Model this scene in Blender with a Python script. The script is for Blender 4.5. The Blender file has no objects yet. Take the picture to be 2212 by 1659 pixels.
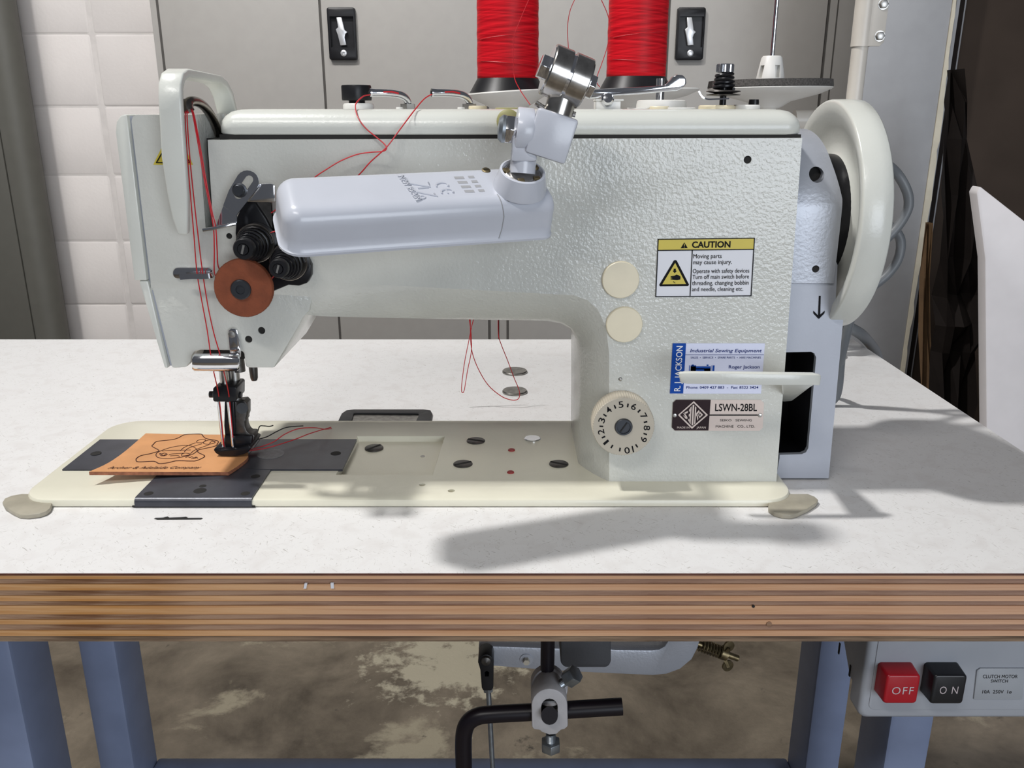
import bpy, bmesh, math, random
from mathutils import Vector, Matrix
random.seed(7)
PI = math.pi
scene = bpy.context.scene
C = scene.collection

# ------------------------------------------------------------------ camera
TZ = 0.76                      # table top height
CH = 0.26                      # camera above the table
F = 1853.0
PITCH = math.radians(17.5)
CP, SP = math.cos(PITCH), math.sin(PITCH)
cam = bpy.data.objects.new('camera', bpy.data.cameras.new('camera'))
C.objects.link(cam)
cam.location = (0, 0, TZ + CH)
cam.rotation_euler = (PI / 2 - PITCH, 0, 0)
cam.data.sensor_fit = 'HORIZONTAL'
cam.data.sensor_width = 36.0
cam.data.lens = 36.0 * F / 2212.0
cam.data.clip_start = 0.02
scene.camera = cam

# ------------------------------------------------------------------ light
world = bpy.data.worlds.new('world'); scene.world = world
world.use_nodes = True
bg = world.node_tree.nodes['Background']
bg.inputs[0].default_value = (0.86, 0.90, 1.0, 1)
bg.inputs[1].default_value = 0.085

def area(name, loc, target, sx, sy, power, col, spread=180):
    l = bpy.data.lights.new(name, 'AREA'); l.shape = 'RECTANGLE'
    l.size = sx; l.size_y = sy; l.energy = power; l.color = col; l.spread = math.radians(spread)
    o = bpy.data.objects.new(name, l); C.objects.link(o); o.location = loc
    o.rotation_euler = (Vector(target) - Vector(loc)).to_track_quat('-Z', 'Y').to_euler()
    return o
area('ceiling_tube', (-1.03, 0.60, 2.96), (0.05, 0.6, TZ), 0.10, 0.13, 38, (1.0, 0.985, 0.96))
area('back_wall_fill', (-0.45, 0.9, 2.75), (-0.5, 2.6, 1.0), 2.6, 0.15, 7.5, (1.0, 0.97, 0.94), 80)  # added fill light for the back wall and cabinets, not a known fixture
area('ceiling_tube_near', (-0.9, -1.3, 3.0), (0.0, 0.5, TZ), 1.2, 0.15, 21, (1.0, 0.97, 0.94))
area('daylight_doorway', (1.55, -3.2, 1.20), (0.1, 0.6, 0.95), 2.2, 1.8, 70, (0.85, 0.915, 1.0))
scene.view_settings.view_transform = 'Standard'
scene.view_settings.look = 'None'
scene.view_settings.exposure = 0.25
scene.view_settings.gamma = 1.0
scene.view_settings.use_curve_mapping = False

# ------------------------------------------------------------------ pixel to place
def ray(px, py):
    dx, dy = (px - 1106.0) / F, (py - 829.5) / F
    return Vector((dx, CP - dy * SP, -SP - dy * CP))
EYE = Vector((0, 0, TZ + CH))
def PY(px, py, Y):
    d = ray(px, py); return EYE + d * (Y / d.y)
def PZ(px, py, z):
    d = ray(px, py); return EYE + d * ((z - EYE.z) / d.z)
def PP(px, py, p, n):
    d = ray(px, py); return EYE + d * ((Vector(p) - EYE).dot(n) / d.dot(n))
def S(px, py, Y, npx):
    return npx * (Y / ray(px, py).y) / F

# ------------------------------------------------------------------ materials
MATS = {}
def mat(name, col, rough=0.5, metal=0.0, var=0.06, vscale=30, bump=0.0, bscale=400, stretch=(1, 1, 1), coat=0.0, detail=4, col2=None, spec=0.5, thr=None, bdist=0.0006, tint=None):
    if name in MATS: return MATS[name]
    m = bpy.data.materials.new(name); m.use_nodes = True
    nt = m.node_tree; N = nt.nodes; L = nt.links
    b = N['Principled BSDF']
    b.inputs['Roughness'].default_value = rough
    b.inputs['Metallic'].default_value = metal
    b.inputs['Specular IOR Level'].default_value = spec
    b.inputs['Coat Weight'].default_value = coat
    tc = N.new('ShaderNodeTexCoord'); mp = N.new('ShaderNodeMapping')
    mp.inputs['Scale'].default_value = stretch
    L.new(tc.outputs['Object'], mp.inputs['Vector'])
    nz = N.new('ShaderNodeTexNoise'); nz.inputs['Scale'].default_value = vscale; nz.inputs['Detail'].default_value = detail
    L.new(mp.outputs[0], nz.inputs['Vector'])
    cr = N.new('ShaderNodeValToRGB')
    c1 = [max(0, c * (1 - var)) for c in col]; c2 = col2 if col2 else [min(1, c * (1 + var)) for c in col]
    if col2: c1 = col
    lo, hi = thr if thr else (0.35, 0.65)
    cr.color_ramp.elements[0].position = lo; cr.color_ramp.elements[1].position = hi
    cr.color_ramp.elements[0].color = (*c1, 1); cr.color_ramp.elements[1].color = (*c2, 1)
    L.new(nz.outputs[0], cr.inputs[0]); L.new(cr.outputs[0], b.inputs['Base Color'])
    if tint:
        tn = N.new('ShaderNodeTexNoise'); tn.inputs['Scale'].default_value = 2.4; tn.inputs['Detail'].default_value = 5
        L.new(tc.outputs['Object'], tn.inputs['Vector'])
        sp = N.new('ShaderNodeSeparateXYZ'); L.new(tc.outputs['Object'], sp.inputs[0])
        ad = N.new('ShaderNodeMath'); ad.operation = 'MULTIPLY_ADD'; ad.inputs[1].default_value = 0.45; L.new(sp.outputs[0], ad.inputs[0]); L.new(tn.outputs[0], ad.inputs[2])
        tr = N.new('ShaderNodeValToRGB'); tr.color_ramp.elements[0].position = 0.45; tr.color_ramp.elements[1].position = 0.75
        tr.color_ramp.elements[1].color = (0.6, 0.6, 0.6, 1)
        L.new(ad.outputs[0], tr.inputs[0])
        tcx = N.new('ShaderNodeRGB'); tcx.outputs[0].default_value = (*tint, 1)
        mx = N.new('ShaderNodeMix'); mx.data_type = 'RGBA'; L.new(tr.outputs[0], mx.inputs[0]); L.new(cr.outputs[0], mx.inputs[6]); L.new(tcx.outputs[0], mx.inputs[7])
        L.new(mx.outputs[2], b.inputs['Base Color'])
    if bump:
        n2 = N.new('ShaderNodeTexNoise'); n2.inputs['Scale'].default_value = bscale; n2.inputs['Detail'].default_value = 2
        L.new(mp.outputs[0], n2.inputs['Vector'])
        bp = N.new('ShaderNodeBump'); bp.inputs['Strength'].default_value = bump; bp.inputs['Distance'].default_value = bdist
        L.new(n2.outputs[0], bp.inputs['Height']); L.new(bp.outputs[0], b.inputs['Normal'])
    MATS[name] = m
    return m
M = {}
M['enamel'] = mat('machine_enamel', (0.575, 0.58, 0.54), 0.15, bump=0.6, bscale=420, var=0.03)
M['enamel_smooth'] = mat('machine_enamel_smooth', (0.63, 0.64, 0.595), 0.26, bump=0.15, bscale=500, var=0.02)
M['bed'] = mat('bed_enamel', (0.74, 0.715, 0.59), 0.28, bump=0.12, bscale=500, var=0.02)
M['cream'] = mat('cream_plastic', (0.72, 0.64, 0.46), 0.4, var=0.04)
M['ivory'] = mat('ivory_plastic', (0.47, 0.425, 0.345), 0.45, var=0.04)
M['ivory_cap'] = mat('ivory_cap', (0.76, 0.69, 0.52), 0.35, var=0.03, vscale=60)
M['white_pl'] = mat('white_plastic', (0.74, 0.73, 0.70), 0.4, var=0.02)
M['lamp'] = mat('lamp_plastic', (0.53, 0.55, 0.61), 0.25, var=0.02, bump=0.05, bscale=700)
M['chrome'] = mat('chrome', (0.72, 0.73, 0.76), 0.12, 1.0, var=0.03)
M['nickel'] = mat('worn_nickel', (0.50, 0.48, 0.45), 0.22, 1.0, var=0.18, vscale=150)
M['steel'] = mat('steel', (0.45, 0.44, 0.42), 0.38, 1.0, var=0.15, vscale=120)
M['darknickel'] = mat('dark_nickel', (0.22, 0.20, 0.18), 0.25, 1.0, var=0.2, vscale=150)
M['darksteel'] = mat('dark_steel', (0.10, 0.095, 0.09), 0.4, 0.8, var=0.25, vscale=150)
M['black'] = mat('black_metal', (0.008, 0.008, 0.010), 0.3, 0.0, var=0.2, spec=0.25)
M['blackpl'] = mat('black_plastic', (0.011, 0.011, 0.013), 0.4, var=0.2, spec=0.3)
M['hole'] = mat('oil_and_shade_dark', (0.012, 0.011, 0.010), 0.8, var=0.2)  # dark of oil, and shade of holes and gaps put into the colour
M['plate'] = mat('blued_plate', (0.055, 0.058, 0.072), 0.34, 0.3, var=0.15, vscale=60, bump=0.05, bscale=900)
M['guard'] = mat('silver_paint', (0.40, 0.42, 0.47), 0.36, 0.25, var=0.03, bump=0.35, bscale=420)
M['guard_smooth'] = mat('silver_paint_smooth', (0.38, 0.40, 0.455), 0.42, 0.15, var=0.03, bump=0.06, bscale=600)
M['gunmetal'] = mat('gunmetal_washer', (0.06, 0.065, 0.075), 0.4, 0.7, var=0.15)
M['rust_leather'] = mat('rust_leather', (0.20, 0.050, 0.018), 0.75, var=0.14, vscale=110, bump=0.3, bscale=900)
M['leather'] = mat('tan_leather', (0.62, 0.30, 0.125), 0.6, var=0.08, vscale=50, bump=0.15, bscale=900)
M['leather_edge'] = mat('leather_edge', (0.30, 0.115, 0.06), 0.85, var=0.25, vscale=300)
M['burn'] = mat('burnt_line', (0.07, 0.018, 0.008), 0.8, var=0.2)
M['red'] = mat('red_thread', (0.50, 0.012, 0.02), 0.45, var=0.1, vscale=200)
M['blackthread'] = mat('black_thread', (0.012, 0.012, 0.012), 0.6)
M['legs'] = mat('blue_grey_paint', (0.19, 0.232, 0.355), 0.45, var=0.05, bump=0.08, bscale=500)
M['switch'] = mat('switch_grey', (0.36, 0.38, 0.42), 0.5, var=0.03)
M['switch_label'] = mat('switch_label_grey', (0.33, 0.35, 0.38), 0.45, var=0.02)
M['redbtn'] = mat('red_button', (0.36, 0.006, 0.015), 0.35, var=0.05)
M['blackbtn'] = mat('black_button', (0.008, 0.009, 0.012), 0.35)
M['cabinet'] = mat('cabinet_grey', (0.325, 0.312, 0.295), 0.5, var=0.02, bump=0.06, bscale=250)
M['cabinet_seam'] = mat('cabinet_seam', (0.06, 0.055, 0.05), 0.7)
M['olive'] = mat('olive_grey_paint', (0.11, 0.107, 0.093), 0.55, var=0.03)
M['gpanel'] = mat('grey_panel', (0.33, 0.335, 0.35), 0.55, var=0.03)
M['creamedge'] = mat('cream_chipped_edge', (0.56, 0.52, 0.42), 0.7, var=0.06, vscale=40)
M['whiteboard'] = mat('white_board', (0.74, 0.71, 0.72), 0.5, var=0.02)
M['darkboard'] = mat('dark_brown_board', (0.045, 0.033, 0.026), 0.8, var=0.1, vscale=8, spec=0.15)
M['cardboard'] = mat('brown_card', (0.13, 0.075, 0.035), 0.8, var=0.15, vscale=25)
M['darkpaper'] = mat('dark_wrapping', (0.012, 0.009, 0.008), 0.8, var=0.2, vscale=15, spec=0.15)
M['pole'] = mat('cream_pole', (0.62, 0.58, 0.52), 0.4, var=0.04)
M['cable'] = mat('grey_cable', (0.13, 0.14, 0.15), 0.45, var=0.05)
M['foam'] = mat('grey_foam', (0.075, 0.07, 0.066), 0.95, var=0.35, vscale=700, bump=0.8, bscale=900)
M['cushion'] = mat('rubber_cushion', (0.36, 0.33, 0.26), 0.5, var=0.12, vscale=60)
M['ply_light'] = mat('ply_light', (0.46, 0.21, 0.055), 0.6, stretch=(1.2, 1, 45), vscale=9, detail=6, col2=(0.63, 0.37, 0.17), thr=(0.36, 0.62), bump=0.25, bscale=60, tint=(0.60, 0.36, 0.26))
M['ply_dark'] = mat('ply_dark', (0.15, 0.062, 0.022), 0.7, stretch=(1.5, 1, 30), vscale=12, detail=6, col2=(0.38, 0.24, 0.15), thr=(0.36, 0.62), bump=0.5, bscale=90, tint=(0.32, 0.19, 0.145))
M['edgebrown'] = mat('brown_laminate_edge', (0.10, 0.035, 0.02), 0.6, var=0.3, vscale=40)
M['ply_grey'] = mat('ply_grey', (0.10, 0.06, 0.035), 0.75, stretch=(1.5, 1, 30), vscale=12, detail=6, col2=(0.28, 0.19, 0.12), thr=(0.36, 0.62), bump=0.6, bscale=90)
M['whiteprint'] = mat('white_print', (0.74, 0.75, 0.80), 0.45, var=0.01)
M['yellow'] = mat('yellow_print', (0.62, 0.50, 0.06), 0.45, var=0.02)
M['inkblack'] = mat('black_ink', (0.008, 0.008, 0.010), 0.6, spec=0.1)
M['inkblue'] = mat('blue_ink', (0.015, 0.03, 0.17), 0.6, spec=0.1)
M['bluefield'] = mat('blue_print', (0.004, 0.06, 0.34), 0.5, var=0.02, spec=0.15)
M['cardwhite'] = mat('card_white', (0.66, 0.69, 0.86), 0.4, var=0.01)
M['pinkplate'] = mat('champagne_plate', (0.66, 0.56, 0.51), 0.3, 0.25, var=0.02)
M['darkplate'] = mat('dark_plate_field', (0.025, 0.013, 0.016), 0.5, spec=0.15)
M['yellowgreen'] = mat('yellow_green_disc', (0.42, 0.40, 0.18), 0.4)
M['redpaint'] = mat('red_dot', (0.30, 0.02, 0.02), 0.5)
M['coin'] = mat('worn_steel_disc', (0.30, 0.29, 0.27), 0.35, 1.0, var=0.25, vscale=200)
M['galv'] = mat('galvanised', (0.30, 0.33, 0.36), 0.4, 0.9, var=0.2, vscale=90)
M['castwhite'] = mat('cast_grey_white', (0.42, 0.41, 0.42), 0.45, var=0.06, vscale=60, bump=0.3, bscale=300)
M['darkgrey'] = mat('dark_grey_pan', (0.055, 0.058, 0.066), 0.5, var=0.08, bump=0.2, bscale=400)
M['rod'] = mat('black_rod', (0.008, 0.006, 0.009), 0.35, spec=0.3)
M['brass'] = mat('aged_brass', (0.20, 0.16, 0.09), 0.4, 0.9, var=0.3, vscale=150)
M['mortar'] = mat('painted_mortar', (0.66, 0.625, 0.605), 0.8, var=0.05, bump=0.4, bscale=80)
M['block'] = mat('painted_block', (0.72, 0.68, 0.66), 0.75, var=0.03, vscale=6, bump=0.6, bscale=110)

def floor_mat():
    m = bpy.data.materials.new('stained_concrete'); m.use_nodes = True
    nt = m.node_tree; N = nt.nodes; L = nt.links; b = N['Principled BSDF']
    b.inputs['Roughness'].default_value = 0.55
    tc = N.new('ShaderNodeTexCoord')
    def noise(sc, det, dist=0.0, off=(0, 0, 0), st=(1, 1, 1)):
        mp = N.new('ShaderNodeMapping'); mp.inputs['Location'].default_value = off; mp.inputs['Scale'].default_value = st
        L.new(tc.outputs['Object'], mp.inputs['Vector'])
        n = N.new('ShaderNodeTexNoise'); n.inputs['Scale'].default_value = sc; n.inputs['Detail'].default_value = det; n.inputs['Distortion'].default_value = dist
        n.inputs['Roughness'].default_value = 0.66; L.new(mp.outputs[0], n.inputs['Vector']); return n
    def ramp(src, p0, c0, p1, c1):
        r = N.new('ShaderNodeValToRGB'); r.color_ramp.elements[0].position = p0; r.color_ramp.elements[1].position = p1
        r.color_ramp.elements[0].color = (*c0, 1); r.color_ramp.elements[1].color = (*c1, 1)
        L.new(src.outputs[0], r.inputs[0]); return r
    def mix(fac, a, c):
        x = N.new('ShaderNodeMix'); x.data_type = 'RGBA'
        L.new(fac.outputs[0], x.inputs[0]); L.new(a, x.inputs[6]); L.new(c, x.inputs[7]); return x.outputs[2]
    base = ramp(noise(4.5, 12, 0.3), 0.36, (0.075, 0.058, 0.040), 0.64, (0.25, 0.205, 0.15))
    pale = ramp(noise(5.0, 14, 0.2, (3.1, 1.7, 0)), 0.57, (0, 0, 0), 0.64, (0.8, 0.8, 0.8))
    palec = N.new('ShaderNodeRGB'); palec.outputs[0].default_value = (0.40, 0.35, 0.25, 1)
    o1 = mix(pale, base.outputs[0], palec.outputs[0])
    dark = ramp(noise(16, 10, 0.2, (7, 2, 0)), 0.64, (0, 0, 0), 0.72, (1, 1, 1))
    darkc = N.new('ShaderNodeRGB'); darkc.outputs[0].default_value = (0.05, 0.042, 0.032, 1)
    o2 = mix(dark, o1, darkc.outputs[0])
    vm = N.new('ShaderNodeVectorMath'); vm.operation = 'DISTANCE'; vm.inputs[1].default_value = (-0.13, 1.29, 0.05)
    L.new(tc.outputs['Object'], vm.inputs[0])
    nn_ = noise(22, 10, 0.2, (1, 5, 0))
    ma = N.new('ShaderNodeMath'); ma.operation = 'MULTIPLY_ADD'; ma.inputs[1].default_value = 0.55; L.new(nn_.outputs[0], ma.inputs[0]); L.new(vm.outputs['Value'], ma.inputs[2])
    pr = N.new('ShaderNodeValToRGB'); pr.color_ramp.elements[0].position = 0.35; pr.color_ramp.elements[1].position = 0.41
    pr.color_ramp.elements[0].color = (0.85, 0.85, 0.85, 1); pr.color_ramp.elements[1].color = (0, 0, 0, 1)
    L.new(ma.outputs[0], pr.inputs[0])
    pc = N.new('ShaderNodeRGB'); pc.outputs[0].default_value = (0.52, 0.47, 0.35, 1)
    o2 = mix(pr, o2, pc.outputs[0])
    L.new(o2, b.inputs['Base Color'])
    bp = N.new('ShaderNodeBump'); bp.inputs['Strength'].default_value = 0.3; bp.inputs['Distance'].default_value = 0.004
    L.new(noise(60, 4).outputs[0], bp.inputs['Height']); L.new(bp.outputs[0], b.inputs['Normal'])
    return m
M['floor'] = floor_mat()

def laminate_mat():
    m = bpy.data.materials.new('white_laminate'); m.use_nodes = True
    nt = m.node_tree; N = nt.nodes; L = nt.links; b = N['Principled BSDF']
    b.inputs['Roughness'].default_value = 0.42
    tc = N.new('ShaderNodeTexCoord')
    last = None
    base = N.new('ShaderNodeRGB'); base.outputs[0].default_value = (0.78, 0.772, 0.768, 1); last = base.outputs[0]
    for k, (rot, sc, p0, p1, colr) in enumerate([(0.6, 560, 0.665, 0.715, (0.52, 0.50, 0.48)), (-0.7, 480, 0.67, 0.72, (0.46, 0.44, 0.42)), (1.7, 620, 0.665, 0.715, (0.54, 0.52, 0.50)), (0.0, 60, 0.5, 0.8, (0.71, 0.69, 0.68))]):
        mp = N.new('ShaderNodeMapping'); mp.inputs['Rotation'].default_value = (0, 0, rot); mp.inputs['Location'].default_value = (k * 3.3, k, 0)
        mp.vector_type = 'TEXTURE'; mp.inputs['Scale'].default_value = (3.0, 0.45, 1) if k < 3 else (1, 1, 1)
        L.new(tc.outputs['Object'], mp.inputs['Vector'])
        n = N.new('ShaderNodeTexNoise'); n.inputs['Scale'].default_value = sc; n.inputs['Detail'].default_value = 3; n.inputs['Distortion'].default_value = 0.6
        L.new(mp.outputs[0], n.inputs['Vector'])
        r = N.new('ShaderNodeValToRGB'); r.color_ramp.elements[0].position = p0; r.color_ramp.elements[1].position = p1
        L.new(n.outputs[0], r.inputs[0])
        c = N.new('ShaderNodeRGB'); c.outputs[0].default_value = (*colr, 1)
        x = N.new('ShaderNodeMix'); x.data_type = 'RGBA'
        L.new(r.outputs[0], x.inputs[0]); L.new(last, x.inputs[6]); L.new(c.outputs[0], x.inputs[7]); last = x.outputs[2]
    L.new(last, b.inputs['Base Color'])
    return m
M['laminate'] = laminate_mat()

def spool_mat():
    m = bpy.data.materials.new('wound_red_thread'); m.use_nodes = True
    nt = m.node_tree; N = nt.nodes; L = nt.links; b = N['Principled BSDF']
    b.inputs['Roughness'].default_value = 0.45; b.inputs['Specular IOR Level'].default_value = 0.15
    tc = N.new('ShaderNodeTexCoord')
    sx = N.new('ShaderNodeSeparateXYZ'); L.new(tc.outputs['Object'], sx.inputs[0])
    at = N.new('ShaderNodeMath'); at.operation = 'ARCTAN2'; ng = N.new('ShaderNodeMath'); ng.operation = 'MULTIPLY'; ng.inputs[1].default_value = -1; L.new(sx.outputs[1], ng.inputs[0])
    L.new(sx.outputs[0], at.inputs[0]); L.new(ng.outputs[0], at.inputs[1])
    outs = []
    for sl, sc in ((0.0022, 430), (-0.0035, 300)):
        mu = N.new('ShaderNodeMath'); mu.operation = 'MULTIPLY_ADD'; mu.inputs[1].default_value = sl
        L.new(at.outputs[0], mu.inputs[0]); L.new(sx.outputs[2], mu.inputs[2])
        w = N.new('ShaderNodeTexNoise'); w.noise_dimensions = '1D'; w.inputs['Scale'].default_value = sc; w.inputs['Detail'].default_value = 2
        L.new(mu.outputs[0], w.inputs['W']); outs.append(w.outputs[0])
    ad = N.new('ShaderNodeMath'); ad.operation = 'ADD'; L.new(outs[0], ad.inputs[0]); L.new(outs[1], ad.inputs[1])
    r = N.new('ShaderNodeValToRGB'); r.color_ramp.elements[0].position = 0.35; r.color_ramp.elements[1].position = 0.65
    hf = N.new('ShaderNodeMath'); hf.operation = 'MULTIPLY'; hf.inputs[1].default_value = 0.5; L.new(ad.outputs[0], hf.inputs[0])
    r.color_ramp.elements[0].color = (0.36, 0.004, 0.010, 1); r.color_ramp.elements[1].color = (0.72, 0.012, 0.022, 1)
    L.new(hf.outputs[0], r.inputs[0]); L.new(r.outputs[0], b.inputs['Base Color'])
    bp = N.new('ShaderNodeBump'); bp.inputs['Strength'].default_value = 0.6; bp.inputs['Distance'].default_value = 0.0006
    L.new(hf.outputs[0], bp.inputs['Height']); L.new(bp.outputs[0], b.inputs['Normal'])
    return m
M['spool'] = spool_mat()

# ------------------------------------------------------------------ mesh helpers
LOC = {}
def thing(name, label, cat, loc, group=None, kind=None):
    o = bpy.data.objects.new(name, None); C.objects.link(o); o.location = loc
    o.empty_display_size = 0.02
    o['label'] = label; o['category'] = cat
    if group: o['group'] = group
    if kind: o['kind'] = kind
    LOC[o.name] = Vector(loc); return o

def bm_to_mesh(bm, name):
    me = bpy.data.meshes.new(name); bm.to_mesh(me); bm.free(); return me

def boolean(me, cutters):
    a = bpy.data.objects.new('tmp_a', me); C.objects.link(a)
    bmesh.ops.recalc_face_normals(cutters, faces=cutters.faces)
    cm = bm_to_mesh(cutters, 'tmp_c'); c = bpy.data.objects.new('tmp_c', cm); C.objects.link(c)
    md = a.modifiers.new('b', 'BOOLEAN'); md.operation = 'DIFFERENCE'; md.solver = 'EXACT'; md.object = c; md.use_self = True
    dg = bpy.context.evaluated_depsgraph_get(); dg.update()
    out = bpy.data.meshes.new_from_object(a.evaluated_get(dg))
    bpy.data.objects.remove(a); bpy.data.objects.remove(c); bpy.data.meshes.remove(cm); bpy.data.meshes.remove(me)
    return out

def obj(name, bm, m, parent=None, smooth=35, bev=0.0, seg=2, cut=None, label=None, cat=None, group=None, kind=None, recalc=True):
    bmesh.ops.remove_doubles(bm, verts=bm.verts, dist=1e-7)
    if recalc: bmesh.ops.recalc_face_normals(bm, faces=bm.faces)
    if bev:
        es = [e for e in bm.edges if len(e.link_faces) == 2 and e.calc_face_angle(0) > 0.5]
        bmesh.ops.bevel(bm, geom=es, offset=bev, segments=seg, profile=0.5, affect='EDGES', clamp_overlap=True)
    me = bm_to_mesh(bm, name)
    if cut is not None: me = boolean(me, cut)
    me.name = name
    xs = [v.co for v in me.vertices]
    lo = Vector([min(v[i] for v in xs) for i in range(3)]); hi = Vector([max(v[i] for v in xs) for i in range(3)])
    c = Vector(((lo.x + hi.x) / 2, (lo.y + hi.y) / 2, lo.z))
    me.transform(Matrix.Translation(-c))
    me.materials.clear(); me.materials.append(m if not isinstance(m, str) else M[m])
    if smooth:
        me.polygons.foreach_set('use_smooth', [True] * len(me.polygons))
        me.set_sharp_from_angle(angle=math.radians(smooth))
    o = bpy.data.objects.new(name, me); C.objects.link(o)
    LOC[o.name] = c
    o.location = c
    if parent is not None:
        o.parent = parent; o.location = c - LOC[parent.name]
    if label: o['label'] = label
    if cat: o['category'] = cat
    if group: o['group'] = group
    if kind: o['kind'] = kind
    return o

def nb(): return bmesh.new()

def box(bm, lo, hi):
    vs = [bm.verts.new((x, y, z)) for x in (lo[0], hi[0]) for y in (lo[1], hi[1]) for z in (lo[2], hi[2])]
    for q in ((0, 1, 3, 2), (4, 6, 7, 5), (0, 4, 5, 1), (2, 3, 7, 6), (0, 2, 6, 4), (1, 5, 7, 3)):
        bm.faces.new([vs[i] for i in q])
    return vs

def obox(bm, c, ax, ay, az, sx, sy, sz):
    c = Vector(c); vs = []
    for i in (-.5, .5):
        for j in (-.5, .5):
            for k in (-.5, .5):
                vs.append(bm.verts.new(c + ax * i * sx + ay * j * sy + az * k * sz))
    for q in ((0, 1, 3, 2), (4, 6, 7, 5), (0, 4, 5, 1), (2, 3, 7, 6), (0, 2, 6, 4), (1, 5, 7, 3)):
        bm.faces.new([vs[i] for i in q])

def loft(bm, loops, cap0=True, cap1=True):
    rows = [[bm.verts.new(p) for p in lp] for lp in loops]
    n = len(rows[0])
    for a, b in zip(rows, rows[1:]):
        for i in range(n):
            bm.faces.new((a[i], a[(i + 1) % n], b[(i + 1) % n], b[i]))
    if cap0: bm.faces.new(rows[0])
    if cap1: bm.faces.new(rows[-1][::-1])
    return rows

def prismY(bm, pts, Y0, Y1, proj=None):
    f = [PY(x, y, proj or Y0) for x, y in pts]
    loft(bm, [[Vector((p.x, Y0, p.z)) for p in f], [Vector((p.x, Y1, p.z)) for p in f]])

def prismZ(bm, pts, z0, z1, proj=None):
    f = [PZ(x, y, proj or z1) for x, y in pts]
    loft(bm, [[Vector((p.x, p.y, z0)) for p in f], [Vector((p.x, p.y, z1)) for p in f]])

def basis(axis):
    a = Vector(axis).normalized()
    t = Vector((0, 0, 1)) if abs(a.z) < 0.9 else Vector((1, 0, 0))
    u = a.cross(t).normalized(); v = a.cross(u).normalized()
    return a, u, v

def lathe(bm, o, axis, prof, n=32, phase=0.0, cap0=True, cap1=True):
    a, u, v = basis(axis); o = Vector(o)
    loops = [[o + a * h + (u * math.cos(phase + 2 * PI * i / n) + v * math.sin(phase + 2 * PI * i / n)) * max(r, 1e-5) for i in range(n)] for r, h in prof]
    loft(bm, loops, cap0, cap1)

def cyl(bm, p0, p1, r, n=24, r1=None):
    p0, p1 = Vector(p0), Vector(p1); d = p1 - p0
    lathe(bm, p0, d, [(r, 0), (r if r1 is None else r1, d.length)], n)

def hexa(bm, p0, p1, r):
    cyl(bm, p0, p1, r, 6)

def cr(pts, k=6, closed=False):
    P = [Vector(p) for p in pts]
    if len(P) < 3: return P
    out = []; n = len(P)
    rng = range(n) if closed else range(n - 1)
    for i in rng:
        if closed: p0, p1, p2, p3 = P[i - 1], P[i], P[(i + 1) % n], P[(i + 2) % n]
        else: p0, p1, p2, p3 = P[max(i - 1, 0)], P[i], P[i + 1], P[min(i + 2, n - 1)]
        for j in range(k):
            t = j / k
            out.append(0.5 * ((2 * p1) + (p2 - p0) * t + (2 * p0 - 5 * p1 + 4 * p2 - p3) * t * t + (3 * p1 - p0 - 3 * p2 + p3) * t ** 3))
    if not closed: out.append(P[-1])
    return out

def tube(bm, pts, r, n=8, closed=False):
    P = [Vector(p) for p in pts]
    R = r if isinstance(r, (list, tuple)) else [r] * len(P)
    m = len(P)
    T = []
    for i in range(m):
        if closed: d = P[(i + 1) % m] - P[i - 1]
        else: d = P[min(i + 1, m - 1)] - P[max(i - 1, 0)]
        T.append(d.normalized() if d.length > 0 else Vector((0, 0, 1)))
    _, u, _ = basis(T[0]); loops = []
    for i in range(m):
        u = (u - T[i] * u.dot(T[i]))
        u = u.normalized() if u.length > 1e-6 else basis(T[i])[1]
        v = T[i].cross(u)
        loops.append([P[i] + (u * math.cos(2 * PI * k / n) + v * math.sin(2 * PI * k / n)) * R[i] for k in range(n)])
    if closed: loops.append(loops[0])
    loft(bm, loops, not closed, not closed)

def strip(bm, pts, w, t, up):
    """flat bar following pts: width w along up, thickness t across"""
    P = [Vector(p) for p in pts]; loops = []
    for i in range(len(P)):
        d = (P[min(i + 1, len(P) - 1)] - P[max(i - 1, 0)]).normalized()
        u = up[i] if isinstance(up, list) else Vector(up)
        u = (u - d * u.dot(d)).normalized(); v = d.cross(u)
        ww = w[i] if isinstance(w, (list, tuple)) else w
        loops.append([P[i] + u * a * ww / 2 + v * b * t / 2 for a, b in ((-1, -1), (1, -1), (1, 1), (-1, 1))])
    loft(bm, loops)

def arc(cx, cy, r, a0, a1, n, ry=None):
    ry = ry or r
    return [(cx + r * math.cos(math.radians(a0 + (a1 - a0) * i / n)), cy + ry * math.sin(math.radians(a0 + (a1 - a0) * i / n))) for i in range(n + 1)]

def rrect(x0, y0, x1, y1, r, n=4):
    return arc(x1 - r, y1 - r, r, 0, 90, n) + arc(x0 + r, y1 - r, r, 90, 180, n) + arc(x0 + r, y0 + r, r, 180, 270, n) + arc(x1 - r, y0 + r, r, 270, 360, n)

# lettering: text fitted to a quad of picture points lying on a known surface
_capH = None
def text_mesh(s, weight=0.0, shear=0.0, space=1.0):
    global _capH
    def build(t):
        cu = bpy.data.curves.new('t', 'FONT'); cu.body = t; cu.size = 1.0; cu.offset = weight; cu.shear = shear; cu.space_character = space
        cu.resolution_u = 3; cu.fill_mode = 'FRONT'
        o = bpy.data.objects.new('t', cu); C.objects.link(o)
        dg = bpy.context.evaluated_depsgraph_get(); dg.update()
        me = bpy.data.meshes.new_from_object(o.evaluated_get(dg))
        bpy.data.objects.remove(o); bpy.data.curves.remove(cu); return me
    if _capH is None:
        h = build('H'); _capH = max(v.co.y for v in h.vertices)
    return build(s)

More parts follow.
